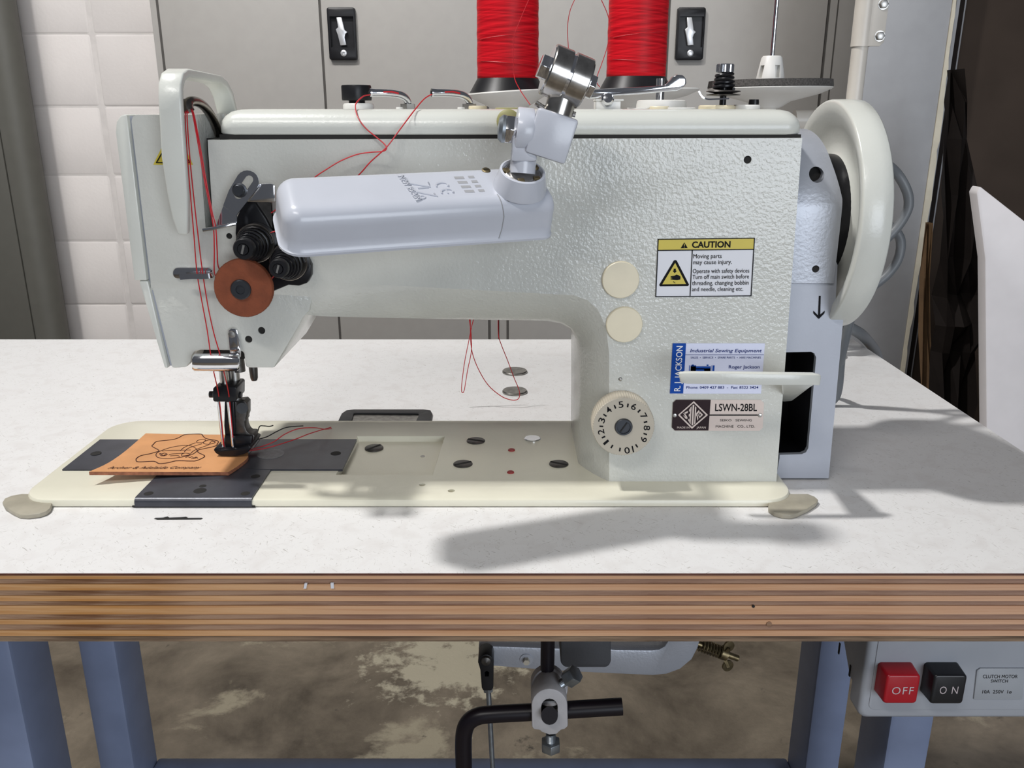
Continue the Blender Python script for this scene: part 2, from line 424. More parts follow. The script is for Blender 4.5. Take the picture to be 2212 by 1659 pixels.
def lettering(parent, s, quad, proj, m, weight=0.0, shear=0.0, space=1.0, name='lettering', label=None, thick=0.00012, fit=True):
    """quad: TL, TR, BR, BL picture points of baseline/cap-height box; proj(px,py)->point"""
    me = text_mesh(s, weight, shear, space)
    xs = [v.co.x for v in me.vertices]; x0, x1 = min(xs), max(xs)
    TL, TR, BR, BL = [Vector(q) for q in quad]
    bm = nb(); bm.from_mesh(me); bpy.data.meshes.remove(me)
    for v in bm.verts:
        u = (v.co.x - x0) / (x1 - x0); w = v.co.y / _capH
        q = (BL * (1 - u) + BR * u) * (1 - w) + (TL * (1 - u) + TR * u) * w
        v.co = proj(q.x, q.y)
    bmesh.ops.remove_doubles(bm, verts=bm.verts, dist=1e-7)
    return obj(name, bm, m, parent, smooth=0, recalc=False, label=label)

def flatpoly(bm, pts, proj):
    return bm.faces.new([bm.verts.new(proj(x, y)) for x, y in pts])

def qrect(x0, y0, x1, y1): return [(x0, y0), (x1, y0), (x1, y1), (x0, y1)]

# ================================================================== SETTING
bm = nb(); box(bm, (-3.2, -2.5, -0.05), (3.2, 2.78, 0.0))
obj('floor', bm, 'floor', smooth=0, kind='structure')
WY = 2.68
bm = nb(); box(bm, (-3.2, WY + 0.0024, 0.0), (3.2, WY + 0.15, 2.7))
wall = obj('wall_back', bm, 'mortar', smooth=0, kind='structure')
bm = nb()
loft(bm, [[Vector((x, WY + y, z)) for x, z in rrect(-0.1925 + i, -0.0980 + i, 0.1925 - i, 0.0980 - i, 0.006, 2)] for y, i in ((0.01, 0.0), (0.0022, 0.0), (0.0, 0.003))])
blk = obj('concrete_block', bm, 'block', wall, smooth=50)
bc = LOC[blk.name]; base_z = bc.z
k = 0
for ci in range(-2, 3):
    for ri in range(0, 13):
        o = blk if k == 0 else blk.copy()
        if k: C.objects.link(o)
        o.location = Vector((-1.22 + 0.2 + 0.4 * (ci - 0), bc.y + random.uniform(-0.0015, 0.0015), 0.04 + 0.2 * ri + 0.002)) - LOC[wall.name]
        k += 1

# ---- steel cabinets
def lock(parent, cx, cz, Y):
    w, h = 0.033, 0.058
    bm = nb()
    loft(bm, [[Vector((cx + x, Y - y, cz + z)) for x, z in rrect(-w + i, -h + i, w - i, h - i, 0.005, 3)] for y, i in ((-0.004, 0), (0.010, 0), (0.012, 0.003))])
    c = nb(); box(c, (cx - w + 0.006, Y - 0.02, cz - 0.030), (cx + w - 0.004, Y - 0.003, cz + 0.038))
    hs = obj('lock_housing', bm, 'blackpl', parent, cut=c)
    bm = nb()
    pts = [(-0.014, 0.036), (-0.002, 0.036), (0.004, 0.008), (0.010, 0.004), (0.005, -0.001), (0.003, -0.008), (0.006, -0.025), (-0.008, -0.026), (-0.013, -0.003), (-0.017, 0.010), (-0.011, 0.014)]
    loft(bm, [[Vector((cx + 0.003 + x, Y - y, cz + z)) for x, z in pts] for y in (0.004, 0.0125)])
    obj('turn_handle', bm, 'chrome_satin', hs, bev=0.0012)
    bm = nb(); lathe(bm, (cx + 0.002, Y - 0.011, cz - 0.043), (0, -1, 0), [(0.0075, 0), (0.0075, 0.002), (0.006, 0.003), (0.003, 0.0032), (0.0025, 0.0015)], 20)
    obj('key_cylinder', bm, 'chrome_satin', hs)
M['chrome_satin'] = mat('satin_zinc', (0.62, 0.63, 0.65), 0.35, 0.6, var=0.05)

def cabinet(label, x0, x1, doors, Y=2.2, group='steel cabinets along the block wall', mm='cabinet', locks=True):
    t = thing('steel_cabinet', label, 'cabinet', ((x0 + x1) / 2, Y + 0.22, 0), group)
    bm = nb(); box(bm, (x0, Y + 0.004, 0.0), (x1, Y + 0.45, 1.85))
    obj('body', bm, mm, t, bev=0.003)
    for i, (a, b) in enumerate(doors):
        bm = nb(); box(bm, (a + 0.0025, Y - 0.001, 0.08), (b - 0.0025, Y + 0.0036, 1.80))
        d = obj('door', bm, mm, t, bev=0.002)
        bm = nb(); box(bm, (b - 0.0032, Y + 0.0022, 0.08), (b + 0.0032, Y + 0.0042, 1.80))
        obj('door_gap', bm, 'cabinet_seam', t, smooth=0)
        if locks and i == 1: lock(d, a + 0.051, PY(738, 74, Y).z, Y - 0.001)
    return t
bm_l = -0.837
cabinet('grey steel two-door cabinet next to the white block wall, black lock at its centre', -0.857, -0.036, [(-0.837, -0.454), (-0.454, -0.0597)])
cb2 = cabinet('grey steel two-door cabinet behind the red spools and the cream pole', -0.034, 0.86, [(-0.011, 0.372), (0.372, 0.748)])
bm = nb(); box(bm, (0.7695, 2.2032, 0.0), (0.7725, 2.2041, 1.85)); obj('door_gap', bm, 'cabinet_seam', cb2, smooth=0)
bm = nb(); box(bm, (-0.0145, 2.2022, 0.0), (-0.0085, 2.2042, 1.85)); obj('door_gap', bm, 'cabinet_seam', cb2, smooth=0)
bm = nb()
box(bm, (-0.841, 2.2022, 0.0), (-0.834, 2.2042, 1.85))
obj('door_gap', bm, 'cabinet_seam', bpy.data.objects['steel_cabinet'], smooth=0)

t = thing('locker', 'olive grey metal locker at the far left edge of the picture', 'locker', (-1.65, 2.58, 0))
bm = nb()
prof = [(-1.98, 2.675)] + [(-1.98, 2.50)] + [(-1.408 + 0.05 * math.sin(a * PI / 16), 2.55 - 0.05 * math.cos(a * PI / 16)) for a in range(0, 9)] + [(-1.42, 2.675)]
loft(bm, [[Vector((x, y, z)) for x, y in prof] for z in (0.0, 1.95)])
obj('body', bm, 'olive', t, smooth=50)
bm = nb(); box(bm, (-1.96, 2.492, 0.06), (-1.70, 2.4995, 1.9)); obj('door', bm, 'olive', t, bev=0.002)
bm = nb(); box(bm, (-1.694, 2.492, 0.06), (-1.43, 2.4995, 1.9)); obj('door', bm, 'olive', t, bev=0.002)

# ---- sheets and boards standing on the right
t = thing('partition_panel', 'tall grey panel with a chipped cream edge behind the handwheel', 'panel', (0.75, 1.76, 0))
bm = nb(); box(bm, (0.655, 1.75, 0.0), (0.826, 1.775, 1.9)); obj('sheet', bm, 'gpanel', t, bev=0.001)
bm = nb(); rows = []
zs = [i * 0.019 for i in range(101)]
L1 = [Vector((0.8265, 1.748, z)) for z in zs]
L2 = [Vector((0.836 + random.uniform(-0.0018, 0.0022) + 0.002 * math.sin(z * 9), 1.748, z)) for z in zs]
vs1 = [bm.verts.new(p) for p in L1]; vs2 = [bm.verts.new(p) for p in L2]
vb1 = [bm.verts.new(p + Vector((0, 0.028, 0))) for p in L1]; vb2 = [bm.verts.new(p + Vector((0, 0.028, 0))) for p in L2]
for i in range(100):
    bm.faces.new((vs1[i], vs2[i], vs2[i + 1], vs1[i + 1])); bm.faces.new((vs2[i], vb2[i], vb2[i + 1], vs2[i + 1])); bm.faces.new((vb2[i], vb1[i], vb1[i + 1], vb2[i + 1])); bm.faces.new((vb1[i], vs1[i], vs1[i + 1], vb1[i + 1]))
bm.faces.new((vs1[0], vs2[0], vb2[0], vb1[0])); bm.faces.new((vs1[-1], vs2[-1], vb2[-1], vb1[-1]))
obj('edge_strip', bm, 'creamedge', t)
t2 = thing('metal_channel', 'thin grey metal channel strip beside the chipped cream edge', 'channel', (0.85, 1.78, 0))
bm = nb(); box(bm, (0.8415, 1.765, 0.0), (0.848, 1.79, 1.9)); obj('flange', bm, 'gpanel', t2)
bm = nb(); box(bm, (0.8485, 1.775, 0.0), (0.862, 1.80, 1.9)); obj('web', bm, 'darkpaper', t2)
bm = nb()
tube(bm, [(0.866, 1.785, 0.0), (0.866, 1.785, 1.245), (0.869, 1.785, 1.262), (0.8655, 1.785, 1.285), (0.8655, 1.785, 1.9)], 0.0033, 6); obj('rod', bm, 'gpanel', t2)
bm = nb(); box(bm, (0.8625, 1.80, 0.0), (2.2, 1.825, 2.3))
obj('dark_board', bm, 'darkboard', smooth=0, label='dark brown hardboard sheet standing behind the white board at right', cat='board')
def crumple(name, label, cat, pts, Y, m, amp, thick=0.004, seed=1):
    rnd = random.Random(seed); bm = nb()
    n = len(pts); rows = []
    for (xa, xb, y) in pts:
        row = []
        for i in range(7):
            px = xa + (xb - xa) * i / 6; p = PY(px, y, Y)
            row.append(bm.verts.new(p + Vector((0, rnd.uniform(-amp, amp), 0))))
        rows.append(row)
    for a, b in zip(rows, rows[1:]):
        for i in range(6): bm.faces.new((a[i], a[i + 1], b[i + 1], b[i]))
    r = bmesh.ops.solidify(bm, geom=bm.faces[:], thickness=thick)
    obj(name, bm, m, smooth=0, label=label, cat=cat)
FLOORPX = 1330
crumple('cardboard_sheet', 'narrow brown cardboard sheet standing between grey channel and dark wrapping', 'cardboard', [(1998, 2010, 480), (1990, 2008, 600), (1985, 2012, 720), (1986, 2018, 860), (1975, 2010, 1000), (1950, 1990, 1200), (1935, 1975, FLOORPX - 40)], 1.62, 'cardboard', 0.012, seed=3)
crumple('wrapping_sheet', 'crumpled dark wrapping sheet hanging left of the white board', 'wrapping', [(2058, 2066, 150), (2050, 2080, 220), (2040, 2098, 300), (2030, 2110, 420), (2020, 2125, 560), (2018, 2128, 640), (2016, 2120, 700), (2015, 2105, 760), (2012, 2095, 860), (1995, 2080, 1000), (1975, 2050, 1200), (1960, 2030, FLOORPX - 60)], 1.55, 'darkpaper', 0.03, seed=5)
bm = nb()
c0 = PY(2112, 402, 1.32); sl = (PY(2212, 480, 1.32).z - c0.z) / (PY(2212, 480, 1.32).x - c0.x)
x0 = PY(2131, 900, 1.32).x
p5 = PY(2128, 560, 1.32); p9 = PY(2131, 925, 1.32)
prof = [(p9.x, 0.0), (1.5, 0.0), (1.5, max(0.2, c0.z + sl * (1.5 - c0.x))), (c0.x + 0.004, c0.z), (c0.x, c0.z - 0.01), (p5.x, p5.z), (p9.x, p9.z)]
loft(bm, [[Vector((x, y, z)) for x, z in prof] for y in (1.32, 1.345)])
obj('white_board', bm, 'whiteboard', bev=0.003, label='white board with a sloping cut top edge at the right of the table', cat='board')

# ================================================================== TABLE
TX0, TX1, TY0, TY1 = -0.77, 0.412, 0.4516, 1.004
t = thing('sewing_table', 'industrial sewing table with white laminate top and thick plywood edge', 'table', (-0.05, 0.72, 0))
table = t
bm = nb(); box(bm, (TX0, TY0, TZ - 0.0012), (TX1, TY1, TZ))
cutb = nb()
slot = [(332, 1121), (336, 1118), (352, 1117.5), (362, 1115), (366, 1117.5), (392, 1116.5), (402, 1115.5), (406, 1118), (436, 1118), (439, 1120.5), (434, 1122.5), (340, 1123)]
prismZ(cutb, slot, TZ - 0.004, TZ + 0.002, TZ)
top = obj('laminate_top', bm, 'laminate', t, smooth=0, cut=cutb)
bm = nb(); prismZ(bm, slot, TZ - 0.0038, TZ - 0.0003, TZ); obj('slot_bottom', bm, 'hole', t, smooth=0)
bm = nb(); box(bm, (TX0, TY0 - 0.0005, TZ - 0.0014), (TX1, TY0 - 0.0001, TZ - 0.0002)); obj('laminate_edge', bm, 'edgebrown', t, smooth=0)
zb = [90, 113, 138, 170, 197, 225, 248, 293, 320, 345, 375, 405, 437]
for i in range(12):
    z1 = TZ - 0.0012 - 0.0465 * (zb[i] - 90) / 347; z0 = TZ - 0.0012 - 0.0465 * (zb[i + 1] - 90) / 347
    mm = 'ply_grey' if i == 11 else ('ply_light', 'ply_dark')[i % 2]
    off = 0.0 if i % 2 == 0 else 0.0007
    bm = nb(); box(bm, (TX0 + off, TY0 + off + random.uniform(0, 0.0003), z0 + 0.00015), (TX1 - off, TY1 - off, z1 - 0.0001))
    c = None
    if i == 0:
        c = nb(); prismZ(c, slot, TZ - 0.004, TZ + 0.002, TZ)
    obj('ply', bm, mm, t, smooth=0, cut=c)
zbot = TZ - 0.0478
bm = nb()
obox(bm, PY(660, 1265, TY0 - 0.0003), Vector((1, 0, 0)), Vector((0, 1, 0)), Vector((0.25, 0, 1)).normalized(), 0.0016, 0.0012, 0.0036)
obj('staple_end', bm, 'whiteprint', t)
bm = nb()
obox(bm, PY(718, 1264.5, TY0 - 0.0003), Vector((1, 0, 0)), Vector((0, 1, 0)), Vector((0, 0, 1)), 0.0018, 0.0012, 0.0036)
obj('staple_end', bm, 'whiteprint', t)
for px, py, rr, mm in ((1627, 1309, 0.0009, 'hole'), (1661, 1347, 0.0017, 'ply_dark')):
    bm = nb(); lathe(bm, PY(px, py, TY0 + 0.0004), (0, -1, 0), [(rr, 0), (rr, 0.0007)], 10); obj('knot', bm, mm, t)
# legs
for (xa, xb) in ((-0.442, -0.404), (0.3137, 0.3505)):
    for (ya, yb) in ((0.594, 0.648), (0.752, 0.806)):
        bm = nb(); box(bm, (xa, ya, 0.03), (xb, yb, zbot - 0.004)); obj('leg', bm, 'legs', t, bev=0.004)
    bm = nb(); box(bm, (xa - 0.004, 0.50, 0.0), (xb + 0.004, 0.92, 0.03)); obj('foot', bm, 'legs', t, bev=0.004)
    bm = nb(); box(bm, (xa, 0.50, zbot - 0.004), (xb, 0.92, zbot)); obj('top_plate', bm, 'legs', t)
bm = nb(); box(bm, (-0.404, 0.788, TZ - 0.505), (0.3137, 0.8065, TZ - 0.4415)); obj('stretcher', bm, 'legs', t, bev=0.003)
# corner cushions under the machine bed
for nm, outl in (('left', [(108, 1097), (100, 1104), (85, 1109), (60, 1112), (42, 1111), (25, 1103), (10, 1093), (5, 1084), (10, 1076), (25, 1070), (48, 1066), (120, 1066)]),
                 ('right', [(1660, 1098), (1672, 1106), (1690, 1111), (1707, 1112), (1722, 1109), (1745, 1098), (1763, 1086), (1768, 1079), (1760, 1072), (1745, 1066), (1728, 1066), (1660, 1066)])):
    bm = nb(); prismZ(bm, outl, TZ + 0.0002, TZ + 0.0035)
    obj('corner_cushion', bm, 'cushion', t, bev=0.0008)
# hinge recess frame behind the bed
bm = nb()
outer = [PZ(x, y, TZ + 0.002) for x, y in [(725, 920), (738, 893), (748, 886), (765, 884), (915, 884), (930, 886), (934, 893), (932, 905), (930, 920)]]
inner = [PZ(x, y, TZ + 0.002) for x, y in [(755, 920), (762, 901), (764, 893), (768, 892), (900, 893), (904, 893), (905, 896), (899, 908), (895, 920)]]
for zz in (0.0002, 0.002):
    pass
lo = [bm.verts.new((p.x, p.y, TZ + 0.0002)) for p in outer]; hi = [bm.verts.new((p.x, p.y, TZ + 0.002)) for p in outer]
li = [bm.verts.new((p.x, p.y, TZ + 0.0002)) for p in inner]; hi2 = [bm.verts.new((p.x, p.y, TZ + 0.002)) for p in inner]
for i in range(len(outer) - 1):
    bm.faces.new((lo[i], lo[i + 1], hi[i + 1], hi[i])); bm.faces.new((hi[i], hi[i + 1], hi2[i + 1], hi2[i])); bm.faces.new((hi2[i], hi2[i + 1], li[i + 1], li[i])); bm.faces.new((lo[i], lo[i + 1], li[i + 1], li[i]))
bm.faces.new((lo[0], hi[0], hi2[0], li[0])); bm.faces.new((lo[-1], hi[-1], hi2[-1], li[-1]))
hf = obj('hinge_frame', bm, 'blackpl', t, bev=0.0004)
bm = nb(); loft(bm, [[Vector((p.x, p.y, z)) for p in inner] for z in (TZ + 0.0001, TZ + 0.0006)])
obj('hinge_plate', bm, 'coin', hf, smooth=0)
# round steel discs let into the table
for i, (py, lab) in enumerate(((804, 'round worn steel disc on the table behind the bed, the rear one'), (847, 'round worn steel disc on the table behind the bed, nearer the bed'))):
    r = S(1112, py, PZ(1112, py, TZ).y, 27)
    bm = nb(); lathe(bm, PZ(1112, py, TZ + 0.0002), (0, 0, 1), [(r, 0), (r, 0.0012), (r * 0.94, 0.0022), (r * 0.6, 0.0026), (0.0, 0.0026)], 40)
    obj('steel_disc', bm, 'coin', label=lab, cat='disc', group='steel discs on the table')

# ================================================================== SEWING MACHINE
YF = 0.571; YBK = 0.69; BZ = TZ + 0.006
mc = thing('sewing_machine', 'cream white industrial walking foot sewing machine set on the table', 'sewing machine', (-0.02, 0.62, TZ))
def on(Y): return lambda x, y: PY(x, y, Y)
# ---- bed
BX0 = PZ(46, 1068, BZ).x; BX1 = PZ(1716, 1068, BZ).x; BY0, BY1 = 0.5405, 0.7018
bm = nb()
loft(bm, [[Vector((x, y, z)) for x, y in rrect(BX0 + i, BY0 + i, BX1 - i, BY1 - i, 0.022, 8)] for z, i in ((TZ + 0.0003, 0.0008), (TZ + 0.001, 0), (BZ - 0.0022, 0), (BZ - 0.0007, 0.0007), (BZ, 0.0024))])
cutb = nb()
pk = [PZ(x, y, BZ) for x, y in ((724, 1026), (771, 942), (962, 942), (936, 1026))]
cpk = sum(pk, Vector()) / 4
loft(cutb, [[Vector((p.x + (cpk.x - p.x) * k, p.y + (cpk.y - p.y) * k, z)) for p in pk] for z, k in ((BZ - 0.0042, 0.05), (BZ + 0.002, -0.01))])
for px, py, rpx in ((912, 1047, 7), (975, 1060, 7.5)):
    lathe(cutb, PZ(px, py, BZ) + Vector((0, 0, -0.0052)), (0, 0, 1), [(S(px, py, 0.58, rpx), 0), (S(px, py, 0.58, rpx), 0.008)], 14)
bed = obj('bed', bm, 'bed', mc, cut=cutb)
# ---- screws on the bed
def bedscrew(px, py, rpx, m='darksteel', slotted=True, dz=0.0, ang=0.5):
    p = PZ(px, py, BZ + dz); r = S(px, py, p.y, rpx)
    bm = nb(); lathe(bm, p + Vector((0, 0, -0.0005)), (0, 0, 1), [(r, 0), (r, 0.001), (r * 0.92, 0.0014), (0, 0.0014)], 28)
    o = obj('bed_screw', bm, m, bed)
    if slotted:
        bm = nb(); obox(bm, p + Vector((0, 0, 0.00095)), Vector((math.cos(ang), math.sin(ang), 0)), Vector((-math.sin(ang), math.cos(ang), 0)), Vector((0, 0, 1)), r * 1.9, r * 0.28, 0.0003)
        obj('bed_screw_slot', bm, 'hole', bed)
bedscrew(808, 968, 20, dz=-0.0035, ang=0.9); bedscrew(1028, 953, 20, ang=-0.4); bedscrew(1000, 1003, 21, ang=0.5); bedscrew(1207, 1003, 21, ang=-0.5)
bedscrew(1150, 948, 18, 'chrome', False)
bedscrew(1105, 973, 7.5, 'redpaint', False); bedscrew(1103, 1021, 7.5, 'redpaint', False)
for px, py, rr_ in ((913, 986, 5), (747, 998, 5)):
    p = PZ(px, py, BZ - 0.0042); bm = nb(); lathe(bm, p, (0, 0, 1), [(S(px, py, p.y, rr_), 0), (S(px, py, p.y, rr_), 0.0003)], 14); obj('screw_hole', bm, 'steel', bed)
# ---- slide plates and needle plate
yA = PZ(500, 1017, BZ).y; yB = PZ(500, 952, BZ).y
xA = PZ(136, 1016, BZ).x; xS = PZ(557, 960, BZ).x; xE = PZ(740, 1017, BZ).x
def plate(name, x0, x1, y0, y1, z0, z1, notch):
    bm = nb(); box(bm, (x0, y0, z0), (x1, y1, z1))
    c = nb()
    for (cx, cy) in notch:
        lathe(c, Vector((cx, cy, z0 - 0.001)), (0, 0, 1), [(0.0042, 0), (0.0042, 0.01)], 16)
    return obj(name, bm, 'plate', mc, smooth=30, cut=c if notch else None)
ym = (yA + yB) / 2
sl1 = plate('slide_plate', xA, xS - 0.0003, yA, yB, BZ - 0.0005, BZ + 0.0012, [])
sl2 = plate('slide_plate', xS + 0.0003, xE, yA, yB, BZ - 0.0005, BZ + 0.0014, [])
for (cx, par) in ((xA + 0.011, sl1), (xE - 0.011, sl2)):
    bm = nb(); lathe(bm, (cx, ym, BZ + 0.0012), (0, 0, 1), [(0.0040, 0), (0.0040, 0.0004)], 16); obj('finger_notch', bm, 'hole', par)
p = PZ(585, 981, BZ + 0.0014)
bm = nb(); lathe(bm, p, (0, 0, 1), [(0.0103, 0), (0.0103, 0.0002)], 32); obj('round_mark', bm, 'darkgrey2', sl2) if False else None
M['platemark'] = mat('worn_plate_mark', (0.16, 0.165, 0.175), 0.5, 0.2, var=0.15, vscale=300)
bm = nb(); lathe(bm, p, (0, 0, 1), [(0.0103, 0), (0.0103, 0.0002)], 32); obj('round_mark', bm, 'platemark', sl2)
xn0 = PZ(287, 1083, BZ).x; xn1 = PZ(541, 1083, BZ).x
bm = nb()
prof = [(yA - 0.0004, BZ - 0.0005), (yA - 0.0004, BZ + 0.0012)] + [(BY0 + 0.0022 - 0.0034 * math.sin(a), BZ - 0.0022 + 0.0034 * math.cos(a)) for a in [i * PI / 12 for i in range(7)]] + [(BY0 - 0.0012, TZ + 0.0012), (BY0 + 0.0015, TZ + 0.0012)]
loft(bm, [[Vector((x, y, z)) for y, z in prof] for x in (xn0, xn1)])
np_ = obj('needle_plate', bm, 'plate', mc, smooth=40)
for px, py, rr in ((321, 1066, 8), (432, 1060, 11), (530, 1066, 8), (552, 1029, 8), (438, 1050, 6)):
    pp = PZ(px, py, BZ + 0.0012); r = S(px, py, pp.y, rr)
    bm = nb(); lathe(bm, pp + Vector((0, 0, -0.0004)), (0, 0, 1), [(r * 1.25, 0), (r * 1.25, 0.0005), (r, 0.0006)], 20); obj('countersunk_hole', bm, 'hole', np_)
bm = nb(); box(bm, (xn0 - 0.002, BY0 - 0.0010, TZ + 0.0006), (xn1 + 0.002, BY0 + 0.0005, TZ + 0.0016)); obj('plate_gap', bm, 'hole', np_)

# ---- arm casting: head, arm and pillar
Fp = [(284, 262), (287, 252), (296, 248), (430, 248), (441, 302), (1733, 298), (1677, 1041), (1316, 1041), (1316, 900), (1316, 765), (1309, 705), (1291, 668), (1268, 648), (1240, 638), (1000, 625), (800, 614), (700, 608), (325, 605)]
Sp = [(284, 260), (287, 250), (296, 247), (430, 247), (441, 300), (1735, 297), (1678, 1042), (1248, 1041), (1250, 900), (1250, 765), (1246, 735), (1233, 712), (1212, 699), (1180, 693), (1000, 690), (800, 686), (690, 683), (330, 640)]
DB = 0.034
DBV = [DB] * 18; DBV[14] = 0.031; DBV[15] = 0.024; DBV[16] = 0.010; DBV[17] = 0.010
F3 = [PY(x, y, YF) for x, y in Fp]; S3 = [PY(x, y, YF + DBV[k_]) for k_, (x, y) in enumerate(Sp)]
for i in (0, 1, 2, 3, 4, 5, 6): S3[i] = Vector((F3[i].x + (0.0008 if i in (5, 6) else 0), 0, F3[i].z + (0.0006 if i < 6 else 0)))
zb_ = BZ - 0.0002
F3[6].z = F3[7].z = zb_; S3[6].z = S3[7].z = zb_
loops = []
for ph in (0.0, 0.22, 0.45, 0.7, 0.9, 1.0):
    a = ph * PI / 2; s_ = 0.25 * math.sin(a) + 0.75 * ph; d_ = 0.25 * (1 - math.cos(a)) + 0.75 * ph
    loops.append([Vector((f.x + (s.x - f.x) * s_, YF + DBV[k_] * d_, f.z + (s.z - f.z) * s_)) for k_, (f, s) in enumerate(zip(F3, S3))])
loops.append([Vector((p.x, YBK, p.z)) for p in loops[-1]])
bm = nb(); loft(bm, loops)
cutb = nb()
prismY(cutb, [(424, 232), (446, 232), (449, 312), (461, 492), (444, 492), (431, 312)], YF - 0.02, YF + 0.05, proj=YF)
for px, py, rpx in ((1615, 345, 8.5), (495, 510, 6.5), (1340, 819, 4)):
    lathe(cutb, PY(px, py, YF) + Vector((0, -0.004, 0)), (0, 1, 0), [(S(px, py, YF, rpx), 0), (S(px, py, YF, rpx), 0.016)], 18)
casting = obj('arm_casting', bm, 'enamel', mc, smooth=32, cut=cutb)
bm = nb(); box(bm, (PY(425, 300, YF).x - 0.002, YF + 0.014, PY(440, 495, YF).z), (PY(462, 300, YF).x + 0.004, YF + 0.049, PY(440, 300, YF).z)); obj('slot_dark_fill', bm, 'hole', casting)  # dark filler: oily interior, with the slot's shade put into its colour
# lower head
HL = [(322, 600), (668, 600), (676, 640), (668, 672), (655, 686), (646, 704), (592, 795), (532, 795), (529, 788), (526, 762), (518, 758), (432, 757), (420, 760), (414, 770), (412, 782), (402, 794), (371, 796)]
bm = nb(); prismY(bm, HL, YF + 0.0035, 0.672)
cutb = nb()
for px, py, rpx in ((565, 714, 8), (537, 733, 8)):
    lathe(cutb, PY(px, py, YF + 0.0035) + Vector((0, -0.004, 0)), (0, 1, 0), [(S(px, py, YF, rpx), 0), (S(px, py, YF, rpx), 0.016)], 18)
bmesh.ops.recalc_face_normals(bm, faces=bm.faces)
es = [e for e in bm.edges if e.calc_face_angle(0) > 0.5]
bmesh.ops.bevel(bm, geom=es, offset=0.0015, segments=2, profile=0.5, affect='EDGES', clamp_overlap=True)
obj('head_lower', bm, 'enamel', mc, smooth=32, cut=cutb)
for px, py, Y_, rp, par in ((1615, 345, YF, 8.4, casting), (495, 510, YF, 6.4, casting), (565, 714, YF + 0.0035, 7.9, None), (537, 733, YF + 0.0035, 7.9, None)):
    p = PY(px, py, Y_); r = S(px, py, Y_, rp)
    bm = nb(); lathe(bm, p + Vector((0, 0.0012, 0)), (0, 1, 0), [(r, 0), (r, 0.008)], 18); obj('hole_shade', bm, 'hole', par or mc)  # dark discs put the shade of the deep holes into colour
# face plate
FPu = [(249, 285), (251, 264), (259, 251), (268, 247), (274, 248), (317, 606), (290, 606)]
FPl = [(299, 606), (319, 606), (363, 796), (355, 796)]
bm = nb(); prismY(bm, FPu, YF + 0.001, 0.685); fp = obj('face_plate', bm, 'enamel_smooth', mc, bev=0.002)
bm = nb(); prismY(bm, FPl, YF + 0.002, 0.672); obj('face_plate_lower', bm, 'enamel_smooth', mc, bev=0.0015)
bm = nb(); prismY(bm, [(270, 251), (288, 251), (330, 605), (376, 794), (362, 794), (314, 605)], YF + 0.0050, 0.668, proj=YF); obj('seam', bm, 'guard_smooth', fp, smooth=0)
# warning triangle on the head, half behind the lever guard
tri = [(331, 356), (374, 276), (417, 356)]
bm = nb(); flatpoly(bm, [(331, 356), (336, 345), (368, 282), (374, 279), (380, 282), (412, 345), (417, 356)], on(YF - 0.0002)); wl = obj('warning_label', bm, 'yellow', mc, smooth=0)
bm = nb()
P3 = [PY(x, y, YF - 0.0004) for x, y in ((338, 351), (374, 288), (410, 351))]
tube(bm, P3, 0.0007, 4, closed=True); obj('label_border', bm, 'inkblack', wl)

# ---- top cover
bm = nb()
cz0 = PY(1000, 291, 0.574).z; cz1 = TZ + CH + 0.0028
cx0, cx1 = PY(474, 265, 0.58).x, PY(1731, 262, 0.58).x
def cov(i, z): return [Vector((x, y, z)) for x, y in rrect(cx0 + i, 0.5735 + i, cx1 - i, YBK - i, 0.010, 6)]
loft(bm, [cov(0.001, cz0), cov(0.0, cz0 + 0.001), cov(0.0, cz0 + 0.0055), cov(0.0008, cz0 + 0.0085), cov(0.0028, cz0 + 0.0115), cov(0.006, cz1 - 0.0016), cov(0.0105, cz1 - 0.0003), cov(0.016, cz1)])
cover = obj('top_cover', bm, 'enamel_smooth', mc, smooth=60)
bm = nb(); box(bm, (cx0 + 0.001, 0.5745, PY(1000, 300, YF).z - 0.0005), (cx1 - 0.001, YBK - 0.002, cz0 + 0.0002)); obj('cover_gap_shade', bm, 'hole', mc)  # dark box stands in for the shaded gap under the cover

# ---- take-up lever guard (hoop)
gx0, gx1 = PY(344, 200, 0.55).x, PY(394, 200, 0.55).x
gxc = (gx0 + gx1) / 2; gw = gx1 - gx0
zt = PY(370, 157, 0.56).z
path = [(0.5555, PY(400, 505, 0.556).z), (0.5545, PY(400, 470, 0.555).z), (0.552, PY(400, 420, 0.552).z), (0.550, PY(400, 340, 0.55).z), (0.549, PY(400, 240, 0.549).z), (0.549, zt - 0.016), (0.5515, zt - 0.008), (0.557, zt - 0.0025), (0.566, zt), (0.59, zt - 0.0005), (0.628, zt - 0.0015), (0.640, zt - 0.0045), (0.649, zt - 0.011), (0.655, zt - 0.022), (0.658, TZ + CH - 0.002)]
wl_ = [0.0062, 0.0100, 0.0128, 0.0146] + [gw] * 11
cxs = [PY(398, 505, 0.556).x, PY(392, 470, 0.555).x, PY(386, 420, 0.552).x, PY(377, 340, 0.55).x, PY(371, 240, 0.549).x] + [gxc] * 10
bm = nb(); strip(bm, [Vector((cxs[i], y, z)) for i, (y, z) in enumerate(path)], wl_, 0.0052, Vector((1, 0, 0)))
obj('lever_guard', bm, 'enamel_smooth', mc, smooth=50, bev=0.0012)
# take-up lever
lv = cr([PY(408, 240, 0.557), PY(404, 228, 0.558), PY(412, 219, 0.562), PY(430, 222, 0.572), PY(448, 238, 0.585), PY(462, 262, 0.595), PY(474, 292, 0.60)], 5)
bm = nb(); tube(bm, lv, [0.0036] * 8 + [0.0030] * (len(lv) - 8), 12); obj('take_up_lever', bm, 'darknickel', mc)

